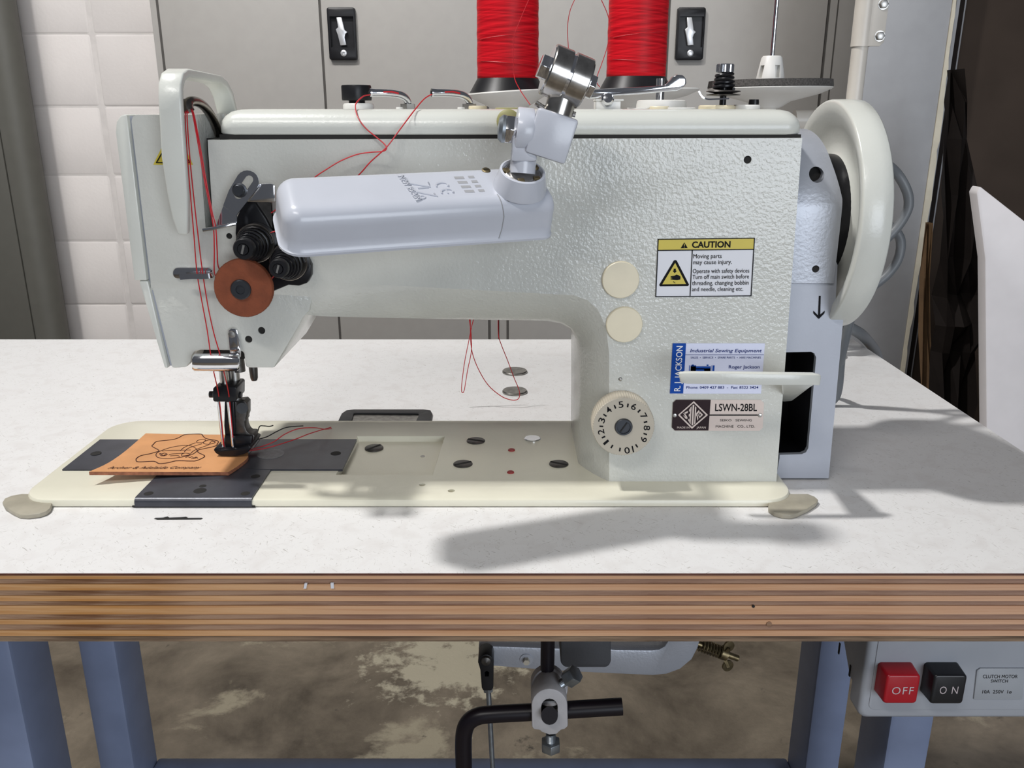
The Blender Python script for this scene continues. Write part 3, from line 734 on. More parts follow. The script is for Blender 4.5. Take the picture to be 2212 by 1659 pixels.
# ---- hand wheel
wc = Vector((0.222, 0.63, TZ + 0.1894))
bm = nb()
prof = [(0.012, 0.020), (0.028, 0.018), (0.030, 0.014), (0.060, 0.014), (0.066, 0.018), (0.072, 0.0205), (0.0785, 0.0203), (0.0798, 0.0190), (0.0802, 0.012), (0.0800, 0.0015), (0.0793, 0.0004), (0.0780, 0.0), (0.071, 0.0012), (0.062, 0.0065), (0.052, 0.009), (0.045, 0.0085), (0.040, 0.004), (0.037, -0.006), (0.036, -0.018), (0.012, -0.018)]
lathe(bm, wc, (1, 0, 0), prof, 72)
obj('hand_wheel', bm, 'enamel_smooth', mc, smooth=50)
bm = nb(); lathe(bm, wc, (1, 0, 0), [(0.02, -0.010), (0.0425, -0.009), (0.0435, -0.006), (0.0435, 0.004), (0.0430, 0.0088), (0.02, 0.0092)], 56); obj('belt_pulley', bm, 'black', mc)
bm = nb(); cyl(bm, wc + Vector((-0.05, 0, 0)), wc + Vector((0.026, 0, 0)), 0.0125, 24); obj('wheel_shaft', bm, 'steel', mc)

# ---- belt guard: upper and lower
gxa, gxb = PY(1733, 400, 0.585).x, PY(1817, 470, 0.585).x
def gsec(x, r0=0.0):
    """section of the upper guard in Y,Z wrapped round the wheel axis"""
    pts = []
    z0 = PY(1770, 612, 0.585).z
    pts.append((0.585, z0)); pts.append((0.585, PY(1770, 470, 0.585).z)); pts.append((0.5865, PY(1770, 430, 0.585).z))
    pts.append((0.590, PY(1770, 395, 0.588).z)); pts.append((0.597, PY(1770, 355, 0.595).z)); pts.append((0.606, PY(1770, 318, 0.60).z)); pts.append((0.620, PY(1770, 292, 0.62).z)); pts.append((0.640, PY(1770, 279, 0.64).z)); pts.append((0.675, PY(1770, 279, 0.64).z))
    return pts
sec = gsec(0)
cur = cr([Vector((0, y, z)) for y, z in sec], 4)
bm = nb(); rowsA = []
n = len(cur)
def guard_rows(x0f, x1f):
    out = [[Vector((x0f(p), p.y, p.z)) for p in cur], [Vector((x1f(p), p.y, p.z)) for p in cur], [Vector((x1f(p), p.y + 0.012, p.z - 0.004)) for p in cur], [Vector((x0f(p), p.y + 0.012, p.z - 0.004)) for p in cur]]
    return out
R4 = guard_rows(lambda p: gxa - 0.002, lambda p: gxb - max(0, (p.z - (TZ + 0.205))) * 0.25)
V4 = [[bm.verts.new(p) for p in r] for r in R4]
for a, b in ((0, 1), (1, 2), (2, 3), (3, 0)):
    for i in range(n - 1): bm.faces.new((V4[a][i], V4[b][i], V4[b][i + 1], V4[a][i + 1]))
bm.faces.new([V4[k][0] for k in range(4)]); bm.faces.new([V4[k][-1] for k in range(4)])
cutb = nb()
lathe(cutb, PY(1767, 378, 0.59) + Vector((0, -0.02, 0)), (0, 1, 0), [(S(1767, 378, 0.59, 16.5), 0), (S(1767, 378, 0.59, 16.5), 0.05)], 24)
lathe(cutb, PY(1762, 581, 0.585) + Vector((0, -0.01, 0)), (0, 1, 0), [(S(1762, 581, 0.585, 8), 0), (S(1762, 581, 0.585, 8), 0.016)], 18)
gu = obj('belt_guard_upper', bm, 'guard', mc, smooth=40, cut=cutb)
bm = nb(); cyl(bm, PY(1767, 378, 0.600), PY(1767, 378, 0.606), 0.0066, 20); obj('guard_hole_shade', bm, 'hole', gu)  # dark disc carries the shade inside the guard hole as colour
GL = [(1690, 613), (1795, 613), (1795, 600), (1795, 575), (1800, 567), (1806, 565), (1809, 572), (1805, 655), (1824, 663), (1790, 1033), (1676, 1033), (1684, 990)]
bm = nb(); prismY(bm, GL, 0.5865, 0.5905)
cutb = nb()
win = [(1640, 762), (1752, 760), (1759, 763), (1763, 772), (1746, 968), (1741, 977), (1732, 981), (1640, 984)]
prismY(cutb, win, 0.57, 0.60, proj=0.5865)
bm2 = bm; bm = nb(); lathe(bm, PY(1762, 581, 0.585) + Vector((0, 0.001, 0)), (0, 1, 0), [(S(1762, 581, 0.585, 7.8), 0), (S(1762, 581, 0.585, 7.8), 0.006)], 18); obj('hole_shade', bm, 'hole', gu); bm = bm2  # inner shade of the guard's screw hole, painted as a dark disc
gl = obj('belt_guard_lower', bm, 'guard_smooth', mc, smooth=30, bev=0.0, cut=cutb)
bm = nb(); prismY(bm, [(1640, 740), (1775, 740), (1755, 1005), (1640, 1005)], 0.640, 0.644, proj=0.6); obj('guard_shade_back', bm, 'black', mc)  # black back sheet: shade behind the guard window put into colour
bm = nb(); prismY(bm, [(1806, 664), (1822, 664), (1789, 1032), (1776, 1032)], 0.5906, 0.66, proj=0.5865); obj('guard_side', bm, 'guard_smooth', mc)
bm = nb(); prismY(bm, [(1766, 745), (1774, 745), (1752, 1003), (1744, 1003)], 0.5906, 0.64, proj=0.5865); obj('guard_shade_sheet', bm, 'black', mc)  # added black sheet paints shade on the right inside of the window
bm = nb(); prismY(bm, [(1660, 985), (1748, 983), (1747, 1003), (1660, 1003)], 0.5906, 0.64, proj=0.5865); obj('guard_shade_sheet', bm, 'black', mc)  # lower sheet, coloured black for the shade inside the guard
bm = nb(); prismY(bm, [(1688, 690), (1778, 690), (1775, 758), (1688, 760)], 0.5906, 0.64, proj=0.5865); obj('guard_shade_top', bm, 'black', mc)  # black block stands in for shade above the window opening
bm = nb()
for pl in ([(1769, 639), (1773, 639), (1772, 682), (1767, 682)], [(1757, 671), (1769, 683), (1768, 689), (1757, 677)], [(1782, 671), (1781, 677), (1769, 689), (1768, 683)]):
    flatpoly(bm, pl, on(0.5862))
obj('arrow_mark', bm, 'inkblack', gl, smooth=0)
# ---- reverse lever
bm = nb()
top_l = [(1466, 806, 0.530), (1482, 805, 0.528), (1600, 806, 0.527), (1690, 808, 0.527), (1760, 809, 0.528), (1775, 811, 0.531)]
bot_l = [(1471, 828, 0.530), (1484, 830, 0.528), (1600, 832, 0.527), (1690, 833, 0.527), (1757, 833, 0.528), (1772, 834, 0.531)]
fT = [PY(*q) for q in top_l]; fB = [PY(*q) for q in bot_l]
bk = [0.003, 0.005, 0.0055, 0.006, 0.006, 0.004]
loft(bm, [[a, Vector((a.x, a.y + k, a.z)), Vector((b.x, b.y + k, b.z)), b] for a, b, k in zip(fT, fB, bk)])
lev = obj('reverse_lever', bm, 'enamel_smooth', mc, bev=0.0012)
bm = nb()
ra = [PY(1690, 831, 0.529), PY(1762, 831, 0.529), PY(1752, 836, 0.545), PY(1712, 866, 0.605), PY(1690, 868, 0.605)]
loft(bm, [[p for p in ra], [p + Vector((0, 0.003, 0.0045)) for p in ra]])
obj('lever_root', bm, 'enamel_smooth', lev, bev=0.001)

# ---- stitch dial
dc = PY(1347, 905, YF); fcx = PY(1347, 922, 0.5555)
dc = Vector((fcx.x, YF, fcx.z)); r = S(1347, 922, 0.5555, 67.5)
bm = nb(); nT = 150
def knurl(h, rr, amp): return [dc + Vector((math.cos(2 * PI * i / nT) * (rr - (amp if i % 2 else 0)), -h, math.sin(2 * PI * i / nT) * (rr - (amp if i % 2 else 0)))) for i in range(nT)]
loft(bm, [knurl(0.0, r, 0.0004), knurl(0.0148, r, 0.0004), knurl(0.0155, r - 0.0006, 0.0001)])
dial = obj('stitch_dial', bm, 'ivory', mc, smooth=20)
bm = nb(); lathe(bm, dc + Vector((0, -0.0150, 0)), (0, -1, 0), [(0.0062, 0), (0.0062, 0.0010), (0.0056, 0.0022), (0.0046, 0.0022), (0.0044, 0.0012), (0, 0.0012)], 32); ds = obj('dial_screw', bm, 'gunmetal', dial)
bm = nb(); obox(bm, dc + Vector((0, -0.0164, 0)), Vector((0.55, 0, 0.83)), Vector((0, 1, 0)), Vector((-0.83, 0, 0.55)), 0.008, 0.0003, 0.0009); obj('screw_slot', bm, 'hole', ds)
YD = YF - 0.0157
dpx, dpy = 1347.5, 923.5
def dialtext(s, ang, rad, hpx, wpx, weight=0.008):
    a = math.radians(ang)   # clockwise from top
    u = Vector((math.cos(a), math.sin(a))); v = Vector((math.sin(a), -math.cos(a)))
    c = Vector((dpx, dpy)) + v * rad
    q = [c - u * wpx / 2 + v * hpx / 2, c + u * wpx / 2 + v * hpx / 2, c + u * wpx / 2 - v * hpx / 2, c - u * wpx / 2 - v * hpx / 2]
    lettering(dial, s, q, on(YD), 'inkblack', weight=weight, name='dial_number')
for s, a in (('1', 230), ('2', 259), ('3', 288), ('4', 319), ('5', 353), ('6', 26), ('7', 60), ('8', 91), ('9', 121), ('10', 167)):
    dialtext(s, a, 50, 13.5, 10.5 if s not in ('1', '10') else (5 if s == '1' else 20))
for a in (244.5, 273, 303, 337, 10.5, 43, 76, 107, 145, 190, 212):
    va = Vector((math.sin(math.radians(a)), -math.cos(math.radians(a)))); ua = Vector((va.y, -va.x))
    c = Vector((dpx, dpy)) + va * 48.5
    bm = nb(); flatpoly(bm, [tuple(c + ua * 1.6 + va * 4), tuple(c - ua * 1.6 + va * 4), tuple(c - ua * 1.6 - va * 4), tuple(c + ua * 1.6 - va * 4)], on(YD)); obj('dial_tick', bm, 'inkblack', dial, smooth=0)
# ---- ivory caps
for px, py, rp in ((1341, 605, 40.5), (1349, 702, 39.5)):
    p = PY(px, py, YF - 0.002); r = S(px, py, YF, rp)
    bm = nb(); lathe(bm, Vector((p.x, YF + 0.0005, p.z)), (0, -1, 0), [(r, 0), (r, 0.0016), (r * 0.985, 0.0024), (r * 0.95, 0.0028), (0, 0.0028)], 48); obj('round_cap', bm, 'ivory_cap', mc)
bm = nb(); lathe(bm, PY(1340, 819, YF) + Vector((0, 0.0005, 0)), (0, -1, 0), [(0.0011, 0), (0.0011, 0.0012), (0.0005, 0.0016)], 12); obj('index_pin', bm, 'steel', mc)

# ================================================================== labels on the pillar
YL = YF - 0.0004
def ink(parent, pts, Y, m, name='print'):
    bm = nb(); flatpoly(bm, pts, on(Y)); return obj(name, bm, m, parent, smooth=0)
def bil(q, u, v):
    TL, TR, BR, BL = [Vector(p) for p in q]
    return (TL * (1 - u) + TR * u) * (1 - v) + (BL * (1 - u) + BR * u) * v
def card(q, Y0, m, name, rnd=0.0):
    bm = nb()
    f = [PY(x, y, YF) for x, y in q]
    loft(bm, [[Vector((p.x, YF + 0.0001, p.z)) for p in f], [Vector((p.x, Y0, p.z)) for p in f]])
    return obj(name, bm, m, mc, smooth=0)
# caution label
q = [(1421, 516), (1631, 513.5), (1623.5, 640), (1415.5, 642)]
cl = card(q, YL, 'whiteprint', 'caution_label')
def sub(q, u0, v0, u1, v1): return [tuple(bil(q, u0, v0)), tuple(bil(q, u1, v0)), tuple(bil(q, u1, v1)), tuple(bil(q, u0, v1))]
Y2 = YL - 0.0002; Y3 = Y2 - 0.0002
ink(cl, sub(q, 0.006, 0.01, 0.994, 0.20), Y2, 'yellow')
for a in ((0, 0, 1, 0.016), (0, 0.984, 1, 1), (0, 0, 0.01, 1), (0.99, 0, 1, 1), (0.0, 0.19, 1, 0.207), (0.357, 0.2, 0.366, 1)):
    ink(cl, sub(q, *a), Y3, 'inkblack')
lettering(cl, 'CAUTION', sub(q, 0.355, 0.055, 0.752, 0.158), on(Y3), 'inkblack', weight=0.03)
ink(cl, [bil(q, 0.275, 0.065), bil(q, 0.313, 0.165), bil(q, 0.240, 0.167)], Y3, 'inkblack')
ink(cl, sub(q, 0.272, 0.09, 0.279, 0.13), Y3 - 0.0002, 'yellow'); ink(cl, sub(q, 0.272, 0.14, 0.279, 0.152), Y3 - 0.0002, 'yellow')
for s, x0, x1, v in (('Moving parts', 0.375, 0.668, 0.34), ('may cause injury.', 0.377, 0.776, 0.443), ('Operate with safety devices', 0.377, 0.962, 0.595), ('Turn off main switch before', 0.377, 0.962, 0.695), ('threading, changing bobbin', 0.377, 0.962, 0.800), ('and needle, cleaning etc.', 0.377, 0.91, 0.905)):
    lettering(cl, s, sub(q, x0, v - 0.072, x1, v), on(Y3), 'inkblack')
ink(cl, [bil(q, 0.19, 0.365), bil(q, 0.205, 0.375), bil(q, 0.345, 0.79), bil(q, 0.335, 0.815), bil(q, 0.045, 0.815), bil(q, 0.035, 0.79), bil(q, 0.175, 0.375)], Y2, 'inkblack')
ink(cl, [bil(q, 0.19, 0.415), bil(q, 0.313, 0.78), bil(q, 0.067, 0.78)], Y3, 'yellow')
ink(cl, [bil(q, a, b) for a, b in ((0.178, 0.515), (0.2, 0.515), (0.2, 0.55), (0.212, 0.55), (0.19, 0.592), (0.168, 0.55), (0.178, 0.55))], Y3 - 0.0002, 'inkblack')
ink(cl, [bil(q, a, b) for a, b in ((0.15, 0.645), (0.19, 0.635), (0.21, 0.615), (0.235, 0.63), (0.252, 0.65), (0.252, 0.70), (0.22, 0.712), (0.19, 0.708), (0.15, 0.70), (0.15, 0.69), (0.175, 0.688), (0.15, 0.68), (0.15, 0.672), (0.175, 0.67), (0.15, 0.662))], Y3 - 0.0002, 'inkblack')
ink(cl, [bil(q, a, b) for a, b in ((0.178, 0.73), (0.184, 0.728), (0.19, 0.752), (0.184, 0.752))], Y3 - 0.0002, 'inkblack'); ink(cl, [bil(q, a, b) for a, b in ((0.19, 0.745), (0.196, 0.743), (0.202, 0.765), (0.196, 0.765))], Y3 - 0.0002, 'inkblack')
# business card sticker
q = [(1453, 741.5), (1652, 741.5), (1643.5, 850), (1447, 850)]
bc_ = card(q, YL, 'cardwhite', 'business_card')
ink(bc_, sub(q, 0, 0, 0.146, 1), Y2, 'bluefield'); ink(bc_, sub(q, 0.146, 0.224, 1, 0.233), Y2, 'inkblue')
lettering(bc_, 'Industrial Sewing Equipment', sub(q, 0.195, 0.115, 0.975, 0.178), on(Y2), 'inkblue', weight=0.01, shear=0.22)
lettering(bc_, 'SALES  \u2022  SERVICE  \u2022  SPARE PARTS  \u2022  HIRE MACHINES', sub(q, 0.205, 0.265, 0.97, 0.305), on(Y2), 'inkblue')
lettering(bc_, 'Roger Jackson', sub(q, 0.628, 0.438, 0.965, 0.503), on(Y2), 'inkblue', weight=0.008)
lettering(bc_, 'Phone: 0409 427 883  -  Fax: 8522 3424', sub(q, 0.178, 0.855, 0.968, 0.905), on(Y2), 'inkblue', weight=0.01)
qq = sub(q, 0.018, 0.055, 0.118, 0.955)
# vertical text reads upwards: left end at the bottom
lettering(bc_, 'R. J. JACKSON', [qq[3] if False else tuple(bil(q, 0.045, 0.955)), tuple(bil(q, 0.045, 0.055)), tuple(bil(q, 0.112, 0.055)), tuple(bil(q, 0.112, 0.955))], on(Y3), 'whiteprint', weight=0.012)
for a in ((0.195, 0.44, 0.203, 0.70), (0.212, 0.46, 0.43, 0.52), (0.212, 0.44, 0.27, 0.70), (0.222, 0.425, 0.245, 0.45), (0.385, 0.425, 0.405, 0.45), (0.212, 0.50, 0.43, 0.575), (0.36, 0.5, 0.43, 0.70), (0.436, 0.44, 0.44, 0.56), (0.45, 0.44, 0.472, 0.555), (0.20, 0.66, 0.47, 0.74)):
    ink(bc_, sub(q, *a), Y2, 'bluefield')
# maker's plate
q = [(1454, 863.5), (1650, 863.5), (1647, 930), (1451, 930)]
def chamf(q, c, d):
    return [bil(q, c, 0), bil(q, 1 - c, 0), bil(q, 1, d), bil(q, 1, 1 - d), bil(q, 1 - c, 1), bil(q, c, 1), bil(q, 0, 1 - d), bil(q, 0, d)]
pts = [tuple(p) for p in chamf(q, 0.035, 0.10)]
bm = nb(); f = [PY(x, y, YF) for x, y in pts]
loft(bm, [[Vector((p.x, YF + 0.0001, p.z)) for p in f], [Vector((p.x, YF - 0.0006, p.z)) for p in f]])
mp_ = obj('maker_plate', bm, 'pinkplate', mc, smooth=0)
Y2 = YF - 0.0008; Y3 = Y2 - 0.0002; Y4 = Y3 - 0.0002; Y5 = Y4 - 0.0002
ink(mp_, [bil(q, 0.035, 0), bil(q, 0.415, 0), bil(q, 0.405, 1), bil(q, 0.035, 1), bil(q, 0, 0.9), bil(q, 0, 0.1)], Y2, 'darkplate')
dm = lambda s: [bil(q, 0.229, 0.49 - 0.445 * s), bil(q, 0.229 + 0.163 * s, 0.495), bil(q, 0.222, 0.49 + 0.455 * s), bil(q, 0.224 - 0.163 * s, 0.495)]
ink(mp_, dm(1.0), Y3, 'pinkplate'); ink(mp_, dm(0.86), Y4, 'darkplate')
def qs(pts): ink(mp_, [bil(q, a, b) for a, b in pts], Y5, 'pinkplate', 'emblem_letter')
for pts in ([(0.218, 0.17), (0.236, 0.16), (0.234, 0.83), (0.216, 0.83)],                                        # I
            [(0.195, 0.25), (0.208, 0.21), (0.205, 0.80), (0.190, 0.74)], [(0.182, 0.32), (0.197, 0.25), (0.196, 0.34), (0.181, 0.40)], [(0.181, 0.46), (0.195, 0.46), (0.195, 0.54), (0.180, 0.54)], [(0.178, 0.62), (0.193, 0.65), (0.193, 0.75), (0.176, 0.67)],   # E
            [(0.130, 0.42), (0.168, 0.36), (0.168, 0.43), (0.130, 0.47)], [(0.118, 0.44), (0.132, 0.42), (0.165, 0.56), (0.152, 0.58)], [(0.115, 0.50), (0.150, 0.57), (0.168, 0.57), (0.166, 0.63), (0.145, 0.61)],   # S
            [(0.246, 0.21), (0.260, 0.25), (0.257, 0.76), (0.243, 0.80)], [(0.260, 0.44), (0.290, 0.33), (0.296, 0.39), (0.262, 0.53)], [(0.262, 0.47), (0.272, 0.45), (0.288, 0.62), (0.280, 0.68)],   # K
            [(0.300, 0.38), (0.338, 0.49), (0.300, 0.60), (0.285, 0.50)]):
    qs(pts)
ink(mp_, [bil(q, a, b) for a, b in ((0.302, 0.45), (0.318, 0.49), (0.302, 0.54), (0.294, 0.50))], Y5 - 0.0002, 'darkplate')
lettering(mp_, 'MADE IN', sub(q, 0.058, 0.87, 0.195, 0.935), on(Y3), 'pinkplate')
lettering(mp_, 'JAPAN', sub(q, 0.272, 0.87, 0.375, 0.935), on(Y3), 'pinkplate', weight=0.005)
lettering(mp_, 'LSWN-28BL', sub(q, 0.468, 0.135, 0.930, 0.365), on(Y2), 'inkblack', weight=0.012)
ink(mp_, sub(q, 0.41, 0.48, 0.94, 0.52), Y2, 'inkblack')
lettering(mp_, 'SEIKO   SEWING', sub(q, 0.528, 0.635, 0.877, 0.705), on(Y2), 'inkblack')
lettering(mp_, 'MACHINE   CO., LTD.', sub(q, 0.483, 0.83, 0.915, 0.905), on(Y2), 'inkblack')
for u in (0.025, 0.965):
    p = bil(q, u, 0.505); bm = nb(); lathe(bm, PY(p.x, p.y, YF - 0.0006), (0, -1, 0), [(0.0016, 0), (0.0013, 0.0006), (0, 0.0009)], 14); obj('rivet', bm, 'steel', mp_)

# ================================================================== head hardware
# slotted thread guide bracket above the tension posts
YG = 0.5555
bm = nb()
a0 = Vector((503, 437)); a1 = Vector((534, 393)); u = (a1 - a0).normalized(); v = Vector((-u.y, u.x))
outl = [tuple(a1 + (u * math.cos(t_) + v * math.sin(t_)) * 25) for t_ in [(-PI / 2) + PI * i / 10 for i in range(11)]]
outl += [tuple(a0 + v * 26 - u * 12), tuple(a0 - v * 4 - u * 42), (513, 470)] if False else [(512 - 0, 463), (481, 446)]
outl = [tuple(a1 + (u * math.cos(t_) - v * math.sin(t_)) * 25) for t_ in [(-PI / 2) + PI * i / 10 for i in range(11)]]
pr = [p for p in outl] 
# order: right side first (toward x+), then over the top, then left, then foot
outl = [(510, 466)] + [tuple(a1 + (u * math.cos(t_) + v * math.sin(t_)) * 25) for t_ in [(PI / 2) - PI * i / 10 for i in range(11)]] + [(494, 412), (482, 444)]
prismY(bm, outl, YG, YG + 0.0016)
cutb = nb()
s0 = Vector((515, 421)); s1 = Vector((538, 388))
so = [tuple(s1 + (u * math.cos(t_) + v * math.sin(t_)) * 9) for t_ in [(PI / 2) - PI * i / 8 for i in range(9)]] + [tuple(s0 + (u * math.cos(t_) + v * math.sin(t_)) * 9) for t_ in [(-PI / 2) - PI * i / 8 for i in range(9)]]
prismY(cutb, so, YG - 0.005, YG + 0.006, proj=YG)
gb = obj('thread_guide_bracket', bm, 'chrome', mc, smooth=30, cut=cutb)
bm = nb(); prismY(bm, [(482, 445), (511, 467), (511, 483), (466, 489)], YG + 0.0002, YG + 0.0014, proj=YG); obj('bracket_flap', bm, 'chrome', gb)
bm = nb(); strip(bm, [PY(511, 482, YG), PY(480, 489, YG - 0.002), PY(458, 494, YG - 0.004), PY(438, 497, YG - 0.0045)], [0.007, 0.006, 0.004, 0.003], 0.0022, Vector((0, 1, 0))); obj('thread_finger', bm, 'chrome', gb, bev=0.0005)
bm = nb(); lathe(bm, PY(518, 411, YG), (0, -1, 0), [(0.0046, 0), (0.0046, 0.0008), (0.0036, 0.0012), (0.0036, 0.0036), (0.003, 0.0042), (0, 0.0042)], 24); obj('bracket_screw', bm, 'gunmetal', gb)
bm = nb(); prismY(bm, [(548, 398), (585, 396), (594, 400), (595, 436), (587, 438), (532, 436)], YG + 0.002, YG + 0.0036); obj('side_bracket', bm, 'chrome', mc, bev=0.0006)
# tension base plate and posts
bm = nb(); prismY(bm, [(533, 432), (556, 434), (580, 470), (600, 510), (640, 528), (664, 545), (676, 570), (676, 592), (668, 608), (650, 614), (628, 612), (590, 628), (570, 610), (520, 560), (514, 500), (516, 470)], YF - 0.006, YF + 0.001, proj=YF)
tp = obj('tension_base', bm, 'black', mc, bev=0.001)
bm = nb(); prismY(bm, [(556, 434), (588, 434), (592, 505), (600, 512)], YF - 0.003, YF + 0.001, proj=YF); obj('tension_side_plate', bm, 'darksteel', mc)
def tension(bx, by, kx, ky, rb, rk, Yb, Yk):
    B = PY(bx, by, Yb); K = PY(kx, ky, Yk); c = Vector(((B.x + K.x) / 2, 0, (B.z + K.z) / 2))
    r = S(bx, by, Yb, rb); rk_ = S(kx, ky, Yk, rk)
    o = Vector((c.x, Yb, c.z)); d = Vector((0, -1, 0)); L_ = Yb - Yk
    bm = nb(); lathe(bm, o, d, [(r * 0.3, 0), (r, 0.0004), (r, 0.0016), (r * 0.5, 0.0036), (r * 0.5, 0.0040), (r * 0.97, 0.0060), (r * 0.97, 0.0068), (r * 0.3, 0.0070)], 36)
    td = obj('tension_disc', bm, 'black', mc)
    bm = nb(); lathe(bm, o + d * 0.0066, d, [(r * 0.97, 0), (r * 0.985, 0.0003), (r * 0.955, 0.0006)], 36); obj('disc_rim', bm, 'darknickel', td)
    bm = nb(); pts = []
    for i in range(5 * 16 + 1):
        t_ = i / 80; rr = r * 0.86 * (1 - t_) + rk_ * 0.85 * t_
        pts.append(o + d * (0.0085 + (L_ - 0.0125) * t_) + Vector((math.cos(t_ * 10 * PI) * rr, 0, math.sin(t_ * 10 * PI) * rr)))
    tube(bm, pts, 0.00085, 6); obj('tension_spring', bm, 'black', td)
    bm = nb(); lathe(bm, o, d, [(rk_ * 0.55, 0), (rk_ * 0.55, L_)], 20); obj('tension_post', bm, 'black', td)
    bm = nb(); lathe(bm, o + d * (L_ - 0.006), d, [(rk_ * 0.8, 0), (rk_, 0.001), (rk_, 0.005), (rk_ * 0.9, 0.006), (rk_ * 0.5, 0.006), (rk_ * 0.48, 0.0068), (0, 0.0068)], 32); kn = obj('tension_nut', bm, 'blackpl', td)
    bm = nb(); obox(bm, o + d * (L_ + 0.0009), Vector((0.3, 0, 0.95)), d, Vector((0.95, 0, -0.3)), rk_ * 0.85, 0.0003, rk_ * 0.2)
    obj('nut_slot', bm, 'steel', td)
tension(556, 523, 527, 538, 42, 23.5, YF - 0.006, 0.532)
tension(632, 566, 597, 577, 41, 21, YF - 0.006, 0.532)
# leather disc
dcp = PY(525, 623, 0.548); r = S(525, 623, 0.548, 64)
bm = nb(); nn = 200
ring = lambda rr, y: [Vector((dcp.x + math.cos(2 * PI * i / nn) * (rr + (random.Random(i).uniform(-1, 1) * 0.00009)), y, dcp.z + math.sin(2 * PI * i / nn) * (rr + random.Random(i).uniform(-1, 1) * 0.00009))) for i in range(nn)]
loft(bm, [ring(r, 0.5515), ring(r, 0.549), ring(r - 0.0006, 0.548)])
ld = obj('leather_disc', bm, 'rust_leather', mc, smooth=40)
bm = nb(); lathe(bm, PY(521, 625, 0.548) , (0, -1, 0), [(0.0066, 0), (0.0066, 0.0014), (0.0058, 0.0022), (0.0030, 0.0022), (0.0028, 0.0010), (0, 0.0010)], 20); obj('disc_nut', bm, 'gunmetal', ld)
bm = nb(); cyl(bm, Vector((dcp.x, 0.5515, dcp.z)), Vector((dcp.x, YF, dcp.z)), 0.004, 16); obj('disc_stud', bm, 'darksteel', ld)
# chrome wire clip on the head
def clip(pl, Y, r=0.0018):
    bm = nb(); strip(bm, cr([PY(x, y, Y + d) for x, y, d in pl], 5), 0.0050, 0.0010, Vector((0, 0, 1))); return bm
bm = nb(); prismY(bm, rrect(376, 577, 461, 601, 11, 5), YF - 0.0022, YF - 0.0004, proj=YF)
kc = obj('thread_clip', bm, 'chrome', mc, bev=0.0004)
bm = nb(); strip(bm, cr([PY(456, 587, YF - 0.002), PY(461, 590, YF - 0.006), PY(456, 595, YF - 0.0095), PY(440, 597, YF - 0.0105), PY(410, 597, YF - 0.0095), PY(389, 599, YF - 0.008)], 5), 0.0034, 0.0009, Vector((0, 0, 1))); obj('clip_wire', bm, 'chrome', kc)
# lower chrome guide
bm = nb(); prismY(bm, [(493, 722), (494, 714), (499, 709.5), (507, 709.5), (513, 714), (514, 722), (520, 752), (519, 772), (497, 772), (496, 752)], YF - 0.0003, YF + 0.0016, proj=YF); lg = obj('lower_guide_bracket', bm, 'chrome', mc, bev=0.0005)
bm = nb(); lathe(bm, PY(501, 722, YF - 0.0003), (0, -1, 0), [(0.0026, 0), (0.0022, 0.0010), (0, 0.0014)], 18); obj('guide_screw', bm, 'steel', lg)
bm = nb()
prof = [PY(0, y, 0) for y in (0,)] if False else None
sec = [(0.5655, 765), (0.5625, 767), (0.5605, 772), (0.5600, 784), (0.5605, 794), (0.5625, 800), (0.566, 802)]
loops = []
for px in (415, 420, 440, 480, 512, 517):
    inset = 4 if px in (415, 517) else 0
    lp = [PY(px, y + (inset if i < 3 else -inset), Y_) for i, (Y_, y) in enumerate(sec)]
    lp += [p + Vector((0, 0.0012, 0)) for p in lp[::-1]]
    loops.append(lp)
loft(bm, loops); obj('lower_thread_guide', bm, 'chrome', lg, smooth=60)
# dark underside of the head opening
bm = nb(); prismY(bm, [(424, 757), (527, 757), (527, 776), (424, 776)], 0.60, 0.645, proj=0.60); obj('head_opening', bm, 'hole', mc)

# ---- needle bar, presser bar, walking foot
YN = 0.62
def vcyl(name, px0, px1, pyT, pyB, m, parent=mc, Y=YN, n=20):
    a = PY((px0 + px1) / 2, pyB, Y); b = PY((px0 + px1) / 2, pyT, Y); r = S(px0, pyB, Y, (px1 - px0) / 2)
    bm = nb(); cyl(bm, Vector((a.x, Y, a.z)), Vector((a.x, Y, b.z)), r, n); return obj(name, bm, m, parent)
nbar = vcyl('needle_bar', 477, 497, 745, 838, 'nickel', Y=0.612)
vcyl('foot_lifting_bar', 494, 508, 745, 842, 'darksteel')
pbar = vcyl('presser_bar', 507, 527, 745, 905, 'steel')
vcyl('bar_bush', 505, 530, 745, 802, 'darksteel')
bm = nb(); prismY(bm, rrect(460, 836, 510, 868, 5, 3), 0.602, 0.624, proj=0.602); ncl = obj('needle_clamp', bm, 'black', mc, bev=0.0006)
for x0, x1, y in ((453, 461, 852), (510, 522, 853)):
    a = PY(x0, y, 0.612); b = PY(x1, y, 0.612); bm = nb(); cyl(bm, a, b, S(x0, y, 0.61, 7), 16); obj('clamp_screw', bm, 'blackpl', ncl)
vcyl('needle', 479, 484, 868, 965, 'chrome', Y=0.612, n=10)
vcyl('needle', 500, 507, 868, 965, 'chrome', Y=0.610, n=10)
